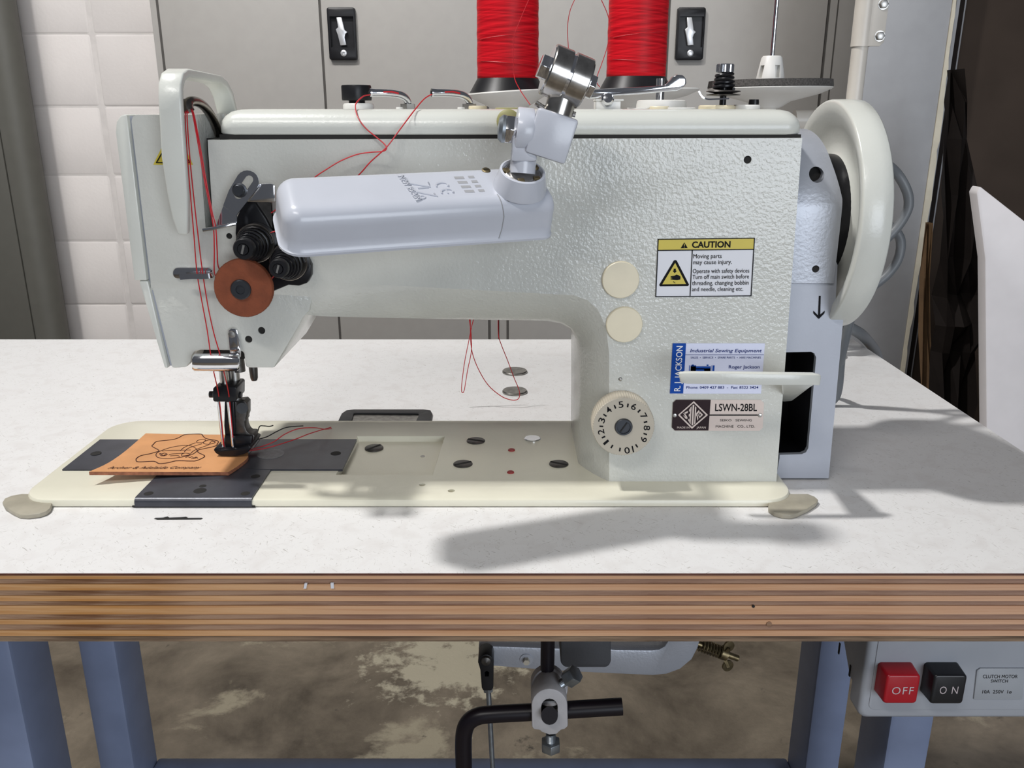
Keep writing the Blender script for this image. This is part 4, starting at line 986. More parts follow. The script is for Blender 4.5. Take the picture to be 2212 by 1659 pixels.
# inner foot shank and outer foot with quadrant
bm = nb(); prismY(bm, [(485, 868), (505, 868), (510, 962), (488, 966), (484, 920)], 0.613, 0.622, proj=0.613); obj('inner_foot_shank', bm, 'black', mc, bev=0.0006)
bm = nb(); prismY(bm, [(506, 868), (527, 866), (533, 872), (533, 896), (530, 905), (531, 908), (528, 912), (529, 922), (533, 932), (540, 938), (546, 938), (550, 942), (548, 950), (543, 958), (538, 966), (515, 968), (507, 930), (508, 900)], 0.614, 0.625, proj=0.614); fsh = obj('outer_foot_shank', bm, 'darksteel', mc, bev=0.0008)
bm = nb(); cyl(bm, PY(523, 882, 0.613), PY(523, 882, 0.606), S(523, 882, 0.61, 12), 18); obj('foot_screw', bm, 'black', fsh)
bm = nb(); cyl(bm, PY(530, 887, 0.618), PY(536, 887, 0.618), S(523, 887, 0.61, 5), 14); obj('foot_pin', bm, 'black', fsh)
bm = nb(); prismY(bm, [(464, 968), (468, 964), (476, 964), (480, 968), (500, 966), (520, 964), (540, 958), (546, 962), (540, 972), (530, 978), (512, 982), (480, 981), (470, 976)], 0.606, 0.634, proj=0.610); obj('walking_foot', bm, 'black', mc, bev=0.001)
bm = nb(); prismY(bm, [(484, 940), (545, 942), (542, 968), (486, 968)], 0.611, 0.628, proj=0.611); obj('foot_body', bm, 'black', mc, bev=0.0012)
# lifting lever knob under the head
a = PY(547, 796, 0.65); b = PY(547, 823, 0.65)
bm = nb(); lathe(bm, Vector((a.x, 0.65, a.z + 0.003)), (0, 0, -1), [(0.0034, 0), (0.0034, 0.004), (0.0030, 0.0105), (0.0022, 0.0128), (0, 0.013)], 18); obj('lift_knob', bm, 'darksteel', mc)

# ================================================================== fittings on the top cover
YT = 0.622
zt0 = cz1
def onTop(px, Y=YT): p = PY(px, 237, Y); return Vector((p.x, Y, zt0))
def topdisc(name, px, rpx, h, m, Y=YT, z=0.0, prof=None, n=32, par=None):
    o = onTop(px, Y); r = S(px, 237, Y, rpx); hh = S(px, 237, Y, h); o.z += z
    bm = nb(); lathe(bm, o, (0, 0, 1), prof(r, hh) if prof else [(r, -0.0005), (r, hh * 0.7), (r * 0.93, hh), (0, hh)], n); return obj(name, bm, m, par or mc)
def topz(py, Y=YT): return PY(1106, py, Y).z - zt0
kb = topdisc('pressure_knob_base', 775, 33, 12, 'white_pl', z=0.0)
o = onTop(772); bm = nb(); nk = 40; r = S(772, 200, YT, 32)
z0, z1 = zt0 + topz(217), zt0 + topz(184)
lp = lambda s, z: [Vector((o.x + math.cos(2 * PI * i / nk) * r * s * (1 - (0.03 if (i // 5) % 2 else 0)), YT + math.sin(2 * PI * i / nk) * r * s * (1 - (0.03 if (i // 5) % 2 else 0)), z)) for i in range(nk)]
loft(bm, [lp(0.97, z0), lp(1, z0 + 0.001), lp(1, z1 - 0.001), lp(0.96, z1)])
pk_ = obj('pressure_knob', bm, 'blackpl', mc)
bm = nb(); cyl(bm, Vector((o.x, YT, zt0)), Vector((o.x, YT, z0)), r * 0.55, 20); obj('knob_stem', bm, 'black', pk_)
def guide_tube(px):
    x = px
    pts = cr([PY(x, 200, 0.598), PY(x + 35, 201, 0.602), PY(x + 62, 204, 0.606), PY(x + 76, 211, 0.609), PY(x + 82, 222, 0.612), PY(x + 82, 236, 0.614)], 5)
    r = S(x, 200, 0.6, 8)
    bm = nb(); tube(bm, pts, [r * 1.1] * 2 + [r] * (len(pts) - 2), 14); g = obj('thread_guide_tube', bm, 'chrome', mc)
    a = PY(x, 200, 0.598); d = (PY(x + 35, 201, 0.602) - a).normalized()
    bm = nb(); lathe(bm, a - d * 0.0003, -d, [(r * 0.55, 0), (r * 0.55, 0.0002)], 14); obj('tube_bore', bm, 'hole', g)
    bm = nb(); tube(bm, [PY(x + 29, 199, 0.599), PY(x + 46, 198, 0.6005), PY(x + 62, 202, 0.603)], 0.0006, 6); obj('thread_in_slot', bm, 'red', g)
    o = Vector((pts[-1].x, 0.614, zt0)); bm = nb(); hexa(bm, o, o + Vector((0, 0, 0.0035)), S(x, 230, 0.61, 17)); obj('hex_nut', bm, 'steel', g)
    topdisc('screw_plug', px + 64, 8, 4, 'white_pl', Y=0.60)
guide_tube(799); guide_tube(932)
topdisc('cream_plug', 1032, 20, 7, 'cream', Y=0.605)
topdisc('yellow_green_disc', 1100, 30, 3, 'yellowgreen', Y=0.60)
# bobbin winder lever
bm = nb()
pts = [(1266, 204), (1270, 198), (1280, 193), (1400, 187), (1436, 184), (1446, 174), (1452, 166), (1462, 161), (1474, 162), (1481, 170), (1482, 180), (1476, 189), (1462, 197), (1440, 198), (1380, 204), (1300, 209), (1292, 213), (1272, 214), (1265, 210)]
prismY(bm, pts, 0.602, 0.606, proj=0.604); wlv = obj('winder_lever', bm, 'chrome', mc, bev=0.0008)
bm = nb(); lathe(bm, PY(1313, 214, 0.60), (0, -1, 0.35), [(0.0042, -0.004), (0.0042, 0), (0.003, 0.0016), (0, 0.002)], 18); obj('lever_screw', bm, 'chrome', wlv)
bm = nb(); o = onTop(1310, 0.612); box(bm, (o.x - 0.008, 0.603, zt0 - 0.0005), (o.x + 0.0085, 0.62, zt0 + topz(219))); box(bm, (o.x - 0.0085, 0.602, zt0 + topz(219)), (o.x + 0.0105, 0.621, zt0 + topz(215))); obj('lever_bracket', bm, 'white_pl', wlv, bev=0.0006)
topdisc('winder_base_cap', 1428, 54, 19, 'white_pl', Y=0.635, prof=lambda r, h: [(r, -0.0005), (r * 0.99, h * 0.5), (r * 0.96, h * 0.9), (r * 0.9, h), (0, h)])
o = onTop(1424, 0.635); bm = nb(); cyl(bm, o + Vector((0, 0, 0.004)), Vector((o.x, o.y, zt0 + topz(168))), 0.0030, 16); obj('winder_spindle', bm, 'chrome', mc)
topdisc('cream_plug', 1424, 21, 6, 'cream', Y=0.600); topdisc('white_plug', 1462, 40, 3.5, 'white_pl', Y=0.605); topdisc('white_plug', 1383, 30, 3, 'white_pl', Y=0.61)
# winder tension post
tb_ = topdisc('tension_post_base', 1548, 39, 8, 'cream', Y=0.612)
topdisc('white_plug', 1612, 29, 9, 'white_pl', Y=0.612)
topdisc('black_screw', 1627, 11, 20, 'black', Y=0.614)
o = onTop(1560, 0.612)
bm = nb(); lathe(bm, o, (0, 0, 1), [(0.0022, 0.001), (0.0022, topz(150))], 16); tpz = obj('tension_stem', bm, 'black', mc)
r = S(1560, 200, 0.612, 37)
bm = nb(); lathe(bm, o, (0, 0, 1), [(0.002, topz(209)), (r * 0.95, topz(207)), (r, topz(205)), (r * 0.5, topz(202.5)), (r, topz(199)), (r * 0.97, topz(197)), (0.002, topz(195))], 40); obj('tension_discs', bm, 'darksteel', tpz)
bm = nb(); pts = []
for i in range(4 * 16 + 1):
    t_ = i / 64; rr = S(1560, 180, 0.612, 22 - 5 * t_)
    pts.append(o + Vector((math.cos(8 * PI * t_) * rr, math.sin(8 * PI * t_) * rr, topz(193) + (topz(161) - topz(193)) * t_)))
tube(bm, pts, 0.0011, 7); obj('tension_spring', bm, 'black', tpz)
bm = nb(); nk = 48; r = S(1560, 150, 0.612, 19)
lp = lambda s, z: [Vector((o.x + math.cos(2 * PI * i / nk) * r * s * (1 - 0.05 * (i % 2)), o.y + math.sin(2 * PI * i / nk) * r * s * (1 - 0.05 * (i % 2)), zt0 + z)) for i in range(nk)]
loft(bm, [lp(0.9, topz(159)), lp(1, topz(157)), lp(1, topz(142)), lp(0.9, topz(140))]); obj('knurled_nut', bm, 'chrome', tpz, smooth=20)
bm = nb(); strip(bm, cr([PY(1572, 213, 0.606), PY(1545, 214, 0.600), PY(1526, 214, 0.597), PY(1515, 208, 0.596), PY(1509, 197, 0.596)], 5), 0.0028, 0.0010, Vector((0, 1, 0))); obj('hook', bm, 'chrome', tpz)

# ================================================================== LAMP
lc = Vector((-0.0555, 0.5098, TZ + 0.2083)); yaw, pit, rol = 0.3421, 0.0208, 0.5049
RL = Matrix.Rotation(yaw, 3, 'Z') @ Matrix.Rotation(-pit, 3, 'Y') @ Matrix.Rotation(rol, 3, 'X')
def LW(x, y, z): return lc + RL @ Vector((x, y, z))
LX, LYv, LZ = RL @ Vector((1, 0, 0)), RL @ Vector((0, 1, 0)), RL @ Vector((0, 0, 1))
hl, hw, hh = 0.0800, 0.0225, 0.0133
lamp = thing('machine_lamp', 'pale grey sewing lamp with long rounded head hanging before the machine arm', 'lamp', LW(0.06, 0, 0.05))
def lsec(i, z, rl=0.012, rr=0.006):
    x0, x1, y0, y1 = -hl + i, hl - i * 0.4, -hw + i, hw - i
    rl = max(0.003, rl - i); rr = max(0.002, rr - i * 0.5)
    p = arc(x1 - rr, y1 - rr, rr, 0, 90, 4) + arc(x0 + rl, y1 - rl, rl, 90, 180, 6) + arc(x0 + rl, y0 + rl, rl, 180, 270, 6) + arc(x1 - rr, y0 + rr, rr, 270, 360, 4)
    return [LW(x, y, z) for x, y in p]
bm = nb()
RR = 0.0095
loft(bm, [lsec(0.0, -hh), lsec(-0.0012, -hh + 0.0006), lsec(-0.0012, -hh + 0.0020), lsec(0.0002, -hh + 0.0027), lsec(0.0008, -0.004)] + [lsec(0.0014 + RR * (1 - math.cos(a)), hh - RR + RR * math.sin(a)) for a in [k_ * PI / 16 for k_ in range(9)]])
hd = obj('lamp_head', bm, 'lamp', lamp, smooth=60)
LTP = LW(0, 0, hh + 0.0002); LFN = -LYv
def ltop(x, y): return PP(x, y, LTP, LZ)
def ltopo(d): return lambda x, y: PP(x, y, LW(0, 0, hh + d), LZ)
# seam of the end cap
bm = nb()
sp_ = [LW(0.0465 - 0.0025 * (k_ / 8), -(hw - (0.0013 + RR * (1 - math.cos(k_ * PI / 16)))), hh - RR + RR * math.sin(k_ * PI / 16)) for k_ in range(8, -1, -1)] + [LW(0.0462, -hw + 0.0008, -0.004), LW(0.0450, -hw + 0.0002, -hh + 0.003)]
tube(bm, sp_, 0.00032, 5); obj('cap_seam', bm, 'gpanel', hd)
# vents
for ri in range(4):
    for cx, w in ((0, 21), (1, 13)):
        bx = 980 + ri * 7.3 + cx * 30; by = 381.5 + ri * 9.7 - cx * 1.5
        bm = nb(); f = flatpoly(bm, [(bx, by), (bx + w, by - 0.6), (bx + w + 3, by + 4.6), (bx + 3, by + 5.2)], ltopo(0.00012)); obj('vent_slot', bm, 'gpanel', hd, smooth=0)
# raised lettering and emblem on the lamp
M['lampletter'] = mat('lamp_raised_letter', (0.50, 0.52, 0.58), 0.3)
def emboss(s, quad, d=0.0004):
    o = lettering(hd, s, quad, ltopo(0.0001), 'lampletter', weight=0.01, name='raised_lettering')
    me = o.data; b2 = nb(); b2.from_mesh(me)
    r_ = bmesh.ops.extrude_face_region(b2, geom=b2.faces[:])
    for e in r_['geom']:
        if isinstance(e, bmesh.types.BMVert): e.co += LZ * d
    bmesh.ops.recalc_face_normals(b2, faces=b2.faces); b2.to_mesh(me); b2.free()
emboss('NEW BRAIN', [(872, 379), (912, 431), (899, 434), (859, 381)])
for pts in ([(879, 385), (886, 397), (930, 404), (925, 394)], [(903, 407), (912, 406), (925, 405)], [(894, 407), (900, 415), (945, 424), (938, 418)]):
    bm = nb(); tube(bm, [ltopo(0.0002)(x, y) for x, y in pts], 0.0005, 6); obj('raised_emblem', bm, 'lampletter', hd)
for cx, cy in ((955, 401), (966, 415)):
    bm = nb(); tube(bm, [ltopo(0.0002)(cx + 13 * math.cos(math.radians(a)), cy + 6 * math.sin(math.radians(a))) for a in range(150, 385, 15)], 0.0006, 6); obj('raised_emblem', bm, 'lampletter', hd)
bm = nb(); tube(bm, [ltopo(0.0002)(963, 410), ltopo(0.0002)(968, 418)], 0.0005, 6); obj('raised_emblem', bm, 'lampletter', hd)
bm = nb(); tube(bm, [ltopo(0.0002)(913 + 6 * math.cos(a), 426 + 3 * math.sin(a)) for a in [i * PI / 6 for i in range(12)]], 0.0004, 6, closed=True); obj('raised_emblem', bm, 'lampletter', hd)
# screws
for px, py in ((1050, 368), (1097, 430)):
    p = PP(px, py, LW(0, 0, hh - (0.0018 if py > 400 else 0)), LZ)
    bm = nb(); lathe(bm, p - LZ * 0.0006, LZ, [(0.0026, 0), (0.0026, 0.0009), (0.0020, 0.0014), (0, 0.0014)], 18); sc_ = obj('lamp_screw', bm, 'brass', hd)
    bm = nb(); obox(bm, p + LZ * 0.0009, LX, LYv, LZ, 0.0032, 0.0006, 0.0002); obj('cross_slot', bm, 'hole', sc_)
# swivel collar
cb = PP(1123, 405, LW(0, 0, hh), LZ)
ctop = cb + LZ * 0.0115
bm = nb(); lathe(bm, cb - LZ * 0.0008, LZ, [(0.0160, 0), (0.0160, 0.0015), (0.0134, 0.0120), (0.0122, 0.0125), (0.0116, 0.0115), (0.0116, 0.0090), (0, 0.0090)], 40); obj('swivel_collar', bm, 'lamp', lamp)
bm = nb(); lathe(bm, cb + LZ * 0.0082, LZ, [(0.0116, 0), (0.0114, 0.0014), (0.010, 0.0024), (0, 0.0024)], 32); bal = obj('swivel_ring', bm, 'nickel', lamp)
for a in (0.4, 1.6, 2.9, 4.3, 5.4):
    pp = cb + LZ * 0.0108 + (LX * math.cos(a) + LYv * math.sin(a)) * 0.0098
    bm = nb(); obox(bm, pp, LX, LYv, LZ, 0.004, 0.003, 0.0016); obj('swivel_tab', bm, 'brass', bal, bev=0.0004)
# neck and knuckle
YK = (cb + LZ * 0.011).y
nk0 = cb + LZ * 0.0095
kc3 = PY(1131, 283, YK + 0.002)
bm = nb(); cyl(bm, nk0, PY(1132, 326, YK + 0.002), S(1132, 340, YK, 28), 28); obj('neck', bm, 'lamp', lamp)
aK = Vector((0.955, 0.06, -0.10)).normalized()
rK = S(1131, 283, YK, 49)
bm = nb(); lathe(bm, kc3 - aK * 0.0045, aK, [(rK * 0.96, 0), (rK, 0.0008), (rK, 0.0088), (rK * 0.96, 0.0096)], 44); obj('knuckle_disc', bm, 'lamp', lamp)
bm = nb(); prismY(bm, [(1106, 296), (1152, 290), (1160, 348), (1104, 348)], kc3.y - rK * 0.7, kc3.y + rK * 0.6, proj=kc3.y); obj('knuckle_web', bm, 'lamp', lamp, bev=0.002)
# block
bdir = Vector((0.30, 0.0, 0.954)).normalized(); brt = Vector((0.954, 0, -0.30)).normalized()
bcn = PY(1190, 293, kc3.y)
bm = nb(); obox(bm, bcn, brt, Vector((0, 1, 0)), bdir, S(1190, 290, YK, 90), 0.024, S(1190, 290, YK, 96)); blk_ = obj('swivel_block', bm, 'lamp', lamp, bev=0.0018)
# bolt through the knuckle, at the left
b0 = kc3 - aK * 0.0045
bm = nb(); hexa(bm, b0, b0 - aK * 0.0062, 0.0086); bo = obj('knuckle_nut', bm, 'chrome', lamp, bev=0.0005)
bm = nb(); lathe(bm, b0 - aK * 0.0062, -aK, [(0.0078, 0), (0.0078, 0.0018), (0.0060, 0.0038), (0, 0.0045)], 24); obj('bolt_head', bm, 'galv', bo)
# chrome stub and split clamp ring
s0_ = bcn + bdir * S(1190, 290, YK, 46); s1_ = s0_ + bdir * 0.0135
bm = nb(); cyl(bm, s0_ - bdir * 0.002, s1_, S(1200, 230, YK, 32), 36); obj('stub_tube', bm, 'nickel', lamp)
rc = PY(1224, 166, kc3.y)
dR = Vector((0.925, 0.10, -0.36)).normalized()
rR = S(1224, 166, YK, 55)
for sg in (-1, 1):
    o0 = rc + dR * (0.0011 * sg)
    bm = nb(); lathe(bm, o0, dR * sg, [(rR * 0.45, 0), (rR, 0), (rR, 0.0098), (rR * 0.97, 0.0104), (rR * 0.45, 0.0104)], 48, cap0=True, cap1=True); half = obj('clamp_half', bm, 'nickel', lamp, smooth=30)
    bm = nb(); hexa(bm, o0 + dR * sg * 0.0104, o0 + dR * sg * 0.0155, 0.0072); obj('clamp_nut', bm, 'chrome', half, bev=0.0004)
bm = nb(); cyl(bm, rc - dR * 0.012, rc + dR * 0.012, rR * 0.9, 30); obj('clamp_core', bm, 'chrome', lamp)
for pp, dd in ((PY(1163, 226, kc3.y), Vector((-0.8, 0, 0.5))), (PY(1236, 246, kc3.y), Vector((0.95, 0, -0.2)))):
    bm = nb(); cyl(bm, pp - dd * 0.004, pp + dd * 0.002, 0.0016, 10); obj('set_screw', bm, 'nickel', lamp)
# bracket that carries the lamp from the top cover
pb = onTop(1100, 0.585)
bm = nb(); tube(bm, [kc3 + Vector((0, 0.006, 0)), Vector((kc3.x, 0.566, kc3.z)), Vector((kc3.x, 0.573, kc3.z))], 0.006, 14); obj('mount_stud', bm, 'nickel', lamp)
bm = nb(); lathe(bm, Vector((PY(1098, 262, 0.572).x, 0.5735, PY(1098, 262, 0.572).z)), (0, -1, 0), [(0.0075, 0), (0.0075, 0.002), (0.006, 0.003)], 28); obj('mount_disc', bm, 'yellowgreen', lamp)

# ================================================================== THREAD STAND
YS = 0.93
px_ = 0.352
ts = thing('thread_stand', 'cream thread stand with tall pole and white spool dishes behind the machine', 'thread stand', (px_, YS, TZ))
def dish(px, rl, rr_, py, tilt=0.0, foam=False):
    p = PY(px, py, YS); r = S(px, py, YS, (rl + rr_) / 2); o = Vector((p.x, YS, p.z))
    ax = Vector((-tilt, 0, 1)).normalized()
    bm = nb(); lathe(bm, o - ax * 0.020, ax, [(0.010, 0), (0.014, 0.002), (0.022, 0.007), (r * 0.80, 0.014), (r * 0.97, 0.0185), (r, 0.0200), (r * 0.985, 0.0212), (r * 0.9, 0.0195), (0, 0.0180)], 56)
    d = obj('spool_dish', bm, 'white_pl', ts, smooth=60)
    bm = nb(); cyl(bm, o - ax * 0.031, o - ax * 0.018, 0.008, 16); obj('dish_stem', bm, 'white_pl', d)
    return o, ax, r
BARZ = TZ + 0.2535
dA = dish(1101, 92, 92, 200, tilt=0.06)
dB = dish(1376, 133, 133, 196, tilt=0.02)
dC = dish(1662, 131, 131, 191, tilt=0.012)
bm = nb(); tube(bm, [(dA[0].x, YS, BARZ - 0.012), (px_, YS, BARZ - 0.012)], 0.004, 10); obj('spool_rail', bm, 'pole', ts)
bm = nb(); tube(bm, [(px_ - 0.06, YS, BARZ), (px_ - 0.002, YS, BARZ)], 0.0101, 20); obj('cross_tube', bm, 'pole', ts)
bm = nb(); cyl(bm, (px_, YS, TZ), (px_, YS, TZ + 0.62), S(1850, 150, YS, 17), 28); obj('pole', bm, 'pole', ts)
bm = nb(); cyl(bm, (px_, YS, TZ), (px_, YS, TZ + 0.004), 0.022, 28); obj('pole_foot', bm, 'pole', ts)
# clamp plate on the pole
zc0 = PY(1870, 101, YS).z; zc1 = TZ + 0.56
bm = nb(); cyl(bm, (px_, YS, zc0), (px_, YS, zc1), S(1850, 100, YS, 20), 28); sl_ = obj('clamp_sleeve', bm, 'pole', ts)
xr = PY(1912, 60, YS - 0.006).x
bm = nb(); loft(bm, [[Vector((x, y, z)) for x, z in ((px_ + 0.004, zc0), (xr - 0.004, zc0), (xr, zc0 + 0.004), (xr, zc1), (px_ + 0.004, zc1))] for y in (YS - 0.008, YS - 0.0045)]); obj('clamp_flange', bm, 'pole', sl_, bev=0.0006)
for px, py in ((1908, 9), (1900, 78)):
    p = PY(px, py, YS - 0.008); bm = nb(); lathe(bm, p + Vector((0, 0.001, 0)), (0, -1, 0), [(0.0052, 0), (0.0052, 0.0015)], 22); wsh = obj('washer', bm, 'steel', sl_)
    bm = nb(); hexa(bm, p + Vector((0, -0.0005, 0)), p + Vector((0, -0.004, 0)), 0.0042); obj('bolt', bm, 'steel', sl_, bev=0.0004)
# foam pad, cone and pin of the empty place
o, ax, r = dC
bm = nb(); lathe(bm, o + ax * 0.0005, ax, [(r * 0.99, 0), (r, 0.001), (r * 0.985, 0.0072), (0, 0.0074)], 56); obj('foam_pad', bm, 'foam', ts)
cb0 = o + ax * 0.0075; rb = S(1655, 170, YS, 31); rt = S(1655, 125, YS, 22)
h = PY(1655, 121, YS).z - cb0.z
bm = nb(); lathe(bm, cb0, (0, 0, 1), [(rb, 0), (rb * 0.97, 0.002), (rt, h - 0.002), (rt * 0.85, h), (0, h)], 36)
cutb = nb()
for a in (0.6, 2.2, 3.6, 5.0):
    d = Vector((math.cos(a), math.sin(a), 0)); e = Vector((-d.y, d.x, 0))
    obox(cutb, cb0 + d * rb * 0.9 + Vector((0, 0, h * 0.36)), e, d, Vector((0, 0, 1)), 0.0055, 0.012, h * 0.5)
obj('spool_cone', bm, 'white_pl', ts, cut=cutb)
bm = nb(); cyl(bm, cb0 + Vector((0, 0, h - 0.002)), cb0 + Vector((0, 0, 0.21)), S(1660, 60, YS, 5), 14); obj('spool_pin', bm, 'chrome', ts)
for (o, ax, r) in (dA, dB):
    bm = nb(); cyl(bm, o, o + Vector((0, 0, 0.205)), 0.003, 12); obj('spool_pin', bm, 'chrome', ts)

# spools
def spool(px0, px1, pyb, D, label):
    xc = (px0 + px1) / 2; o, ax, r = D
    p = PY(xc, pyb, YS); rr = S(xc, pyb, YS, (px1 - px0) / 2)
    t = thing('thread_spool', label, 'spool', (p.x, YS, o.z - 0.0015), 'red thread spools')
    zb0 = o.z - 0.0012; zs0 = p.z
    bm = nb(); lathe(bm, Vector((p.x, YS, zb0)), (0, 0, 1), [(rr * 1.20, 0), (rr * 1.26, 0.0012), (rr * 1.22, 0.0028), (rr * 0.98, zs0 - zb0 + 0.001), (rr * 0.5, zs0 - zb0 + 0.001)], 56); obj('spool_base', bm, 'blackpl', t)
    bm = nb(); n_ = 40; prof = []
    for i in range(n_ + 1):
        z = 0.19 * i / n_; prof.append((rr * (1.0 + 0.006 * math.sin(i * 2.3) + 0.004 * math.sin(i * 5.1)) * (1 - 0.10 * (z / 0.19) ** 2), z))
    lathe(bm, Vector((p.x, YS, zs0)), (0, 0, 1), [(rr * 0.94, -0.0008)] + prof + [(rr * 0.5, 0.192)], 64); obj('wound_thread', bm, 'spool', t, smooth=70)
    # a few loose wraps
    for k in range(2):
        z = 0.016 + 0.020 * k; pts = []
        for i in range(20):
            a = -2.6 + 2.2 * i / 19; pts.append(Vector((p.x + math.cos(a) * rr * 1.012, YS + math.sin(a) * rr * 1.012, zs0 + z + (0.006 if k % 2 else -0.005) * i / 19)))
        bm = nb(); tube(bm, pts, 0.00035, 5); obj('loose_wrap', bm, 'red', t)
    return t
spool(1031, 1163, 170, dA, 'red thread spool at left, just behind the chrome lamp clamp')
spool(1310, 1437, 166, dB, 'red thread spool at right, above the chrome winder lever')

# ================================================================== THREADS
def thread(label, pts, m='red', r=0.00042, k=8, name='thread_strand', group='red sewing thread'):
    bm = nb(); tube(bm, cr([PY(*q) for q in pts], k), r, 6); return obj(name, bm, m, label=label, cat='thread', group=group)
thread('red thread looping from the left chrome tube down over the arm to the lamp', [(799, 205, 0.597), (785, 208, 0.592), (770, 222, 0.585), (768, 235, 0.580), (774, 255, 0.572), (790, 277, 0.568), (815, 298, 0.566), (830, 311, 0.564), (835, 321, 0.562), (826, 327, 0.562), (800, 329, 0.563), (770, 334, 0.564), (735, 348, 0.564), (705, 366, 0.563), (680, 383, 0.563), (650, 410, 0.565), (600, 450, 0.567), (586, 460, 0.567)])
thread('straight red thread from the right chrome tube down to the lamp', [(932, 204, 0.597), (915, 215, 0.590), (890, 245, 0.575), (860, 285, 0.566), (835, 318, 0.562), (800, 350, 0.563), (775, 378, 0.564), (720, 430, 0.566), (640, 480, 0.566)])
Z0 = 0.553
thread('red take-up thread running from lever eye down to needle, left strand', [(405, 244, 0.5565), (400, 250, 0.556), (405, 340, 0.556), (413, 440, 0.556), (419, 510, 0.556), (425, 584, 0.563), (434, 640, 0.566), (447, 710, 0.566), (455, 765, 0.566), (461, 800, 0.570), (472, 850, 0.600), (478, 900, 0.609), (484, 965, 0.612)])
thread('red take-up thread running from lever eye down to needle, right strand', [(408, 244, 0.5565), (404, 250, 0.556), (410, 340, 0.556), (420, 440, 0.556), (428, 510, 0.556), (437, 584, 0.563), (449, 660, 0.566), (462, 720, 0.566), (475, 765, 0.566), (484, 805, 0.572), (494, 850, 0.600), (499, 900, 0.608), (503, 945, 0.609)])
thread('red thread from lever eye through the chrome finger, left strand', [(412, 235, 0.558), (417, 250, 0.557), (428, 310, 0.552), (440, 380, 0.549), (452, 440, 0.548), (461, 490, 0.5505), (463, 540, 0.552), (463, 588, 0.556), (470, 600, 0.560)])
thread('red thread from lever eye through the chrome finger, right strand', [(414, 235, 0.558), (420, 252, 0.557), (433, 320, 0.552), (447, 400, 0.549), (459, 460, 0.548), (466, 490, 0.5505), (469, 540, 0.552), (471, 574, 0.556), (480, 590, 0.560)])
thread('short red thread crossing between the tension posts and the leather disc', [(604, 584, 0.556), (592, 596, 0.560), (586, 603, 0.563)])
thread('short red thread entering the upper tension post beside the lamp', [(576, 505, 0.560), (586, 502, 0.560), (600, 498, 0.560)])
thread('thin red thread falling from the picture top across the left spool', [(1142, 0, 0.888), (1125, 40, 0.888), (1111, 78, 0.888), (1109, 120, 0.888), (1111, 165, 0.888), (1122, 192, 0.86), (1145, 226, 0.80)], r=0.0004)
thread('thin red thread curving above the chrome clamp', [(1241, 0, 0.93), (1231, 25, 0.93), (1226, 60, 0.93), (1228, 108, 0.93)], r=0.0004)
thread('thin red thread hanging in a curve left of the right spool', [(1299, 0, 0.885), (1312, 30, 0.885), (1318, 60, 0.885), (1312, 100, 0.885), (1299, 140, 0.885), (1290, 165, 0.885), (1290, 180, 0.885), (1296, 188, 0.885)], r=0.0004)
thread('short red thread tail above the cover behind the clamp', [(1243, 224, 0.70), (1242, 238, 0.69)], r=0.0004)
YH = 0.752
thread('red thread loop hanging behind the arm, the narrow left loop', [(1030, 670, YH), (1021, 697, YH), (1013, 735, YH), (1004, 780, YH), (998, 825, YH), (997, 843, YH), (999, 848, YH), (1003, 842, YH), (1010, 800, YH), (1018, 760, YH), (1018, 725, YH), (1014, 690, YH), (1012, 665, YH)], r=0.0004)
thread('red thread loop hanging behind the arm, the wide loop over the discs', [(1016, 665, YH), (1016, 700, YH), (1018, 750, YH), (1030, 790, YH), (1053, 830, YH), (1080, 854, YH), (1100, 863, YH), (1115, 864, YH), (1122, 857, YH), (1121, 842, YH), (1110, 815, YH), (1097, 780, YH), (1083, 745, YH), (1077, 725, YH), (1076, 695, YH), (1076, 665, YH)], r=0.0004)
zt_ = BZ + 0.004
def bthread(label, pts, m, r=0.0004, **kw):
    bm = nb(); tube(bm, cr([PZ(x, y, BZ + z) for x, y, z in pts], 7), r, 6); obj('thread_tail', bm, m, label=label, cat='thread', **kw)
bthread('red thread tail lying on the bed, the upper strand', [(536, 972, 0.003), (560, 966, 0.004), (590, 955, 0.008), (615, 938, 0.014), (645, 926, 0.018), (680, 924, 0.014), (700, 927, 0.008), (716, 926, 0.003)], 'red', group='red thread tails')
bthread('red thread tail lying on the bed, the lower strand', [(538, 974, 0.003), (575, 968, 0.004), (610, 958, 0.005), (640, 948, 0.005), (665, 938, 0.006), (690, 930, 0.005), (715, 923, 0.002)], 'red', group='red thread tails')
bthread('short black thread end rising behind the foot with a bend', [(548, 944, 0.006), (556, 934, 0.012), (561, 921, 0.019), (570, 920, 0.018), (582, 921, 0.018), (590, 919, 0.019)], 'blackthread', 0.00045, group='black thread tails')
bthread('longer black thread end curving right from the foot', [(548, 951, 0.004), (575, 944, 0.007), (598, 932, 0.012), (620, 923, 0.014), (655, 920, 0.013)], 'blackthread', 0.00045, group='black thread tails')

# ================================================================== LEATHER PATCH
left = [(192, 1019), (230, 1002), (262, 981), (290, 958), (315, 936)]
right = [(493, 1020), (517, 1004), (536, 986), (530, 962), (516, 939)]
backc = [0, 1.5, 0.5, -1.5, -1.0, 0]
def lerpl(pl, t):
    P = cr([Vector((x, y, 0)) for x, y in pl], 8); f = t * (len(P) - 1); i = min(int(f), len(P) - 2); return P[i].lerp(P[i + 1], f - i)
LB = BZ + 0.0016
def lift(u): return 0.0062 * (1 - u) ** 1.6
def lsurf(u, v, th):
    a = lerpl(left, v); b = lerpl(right, v); p = a.lerp(b, u)
    return PZ(p.x, p.y + (0.8 * math.sin(PI * u) if v > 0.9 else 0), LB + lift(u) + 0.0026) - Vector((0, 0, 0.0026 - th))
bm = nb(); NU, NV = 22, 14
top_ = [[bm.verts.new(lsurf(i / NU, j / NV, 0.0026)) for i in range(NU + 1)] for j in range(NV + 1)]
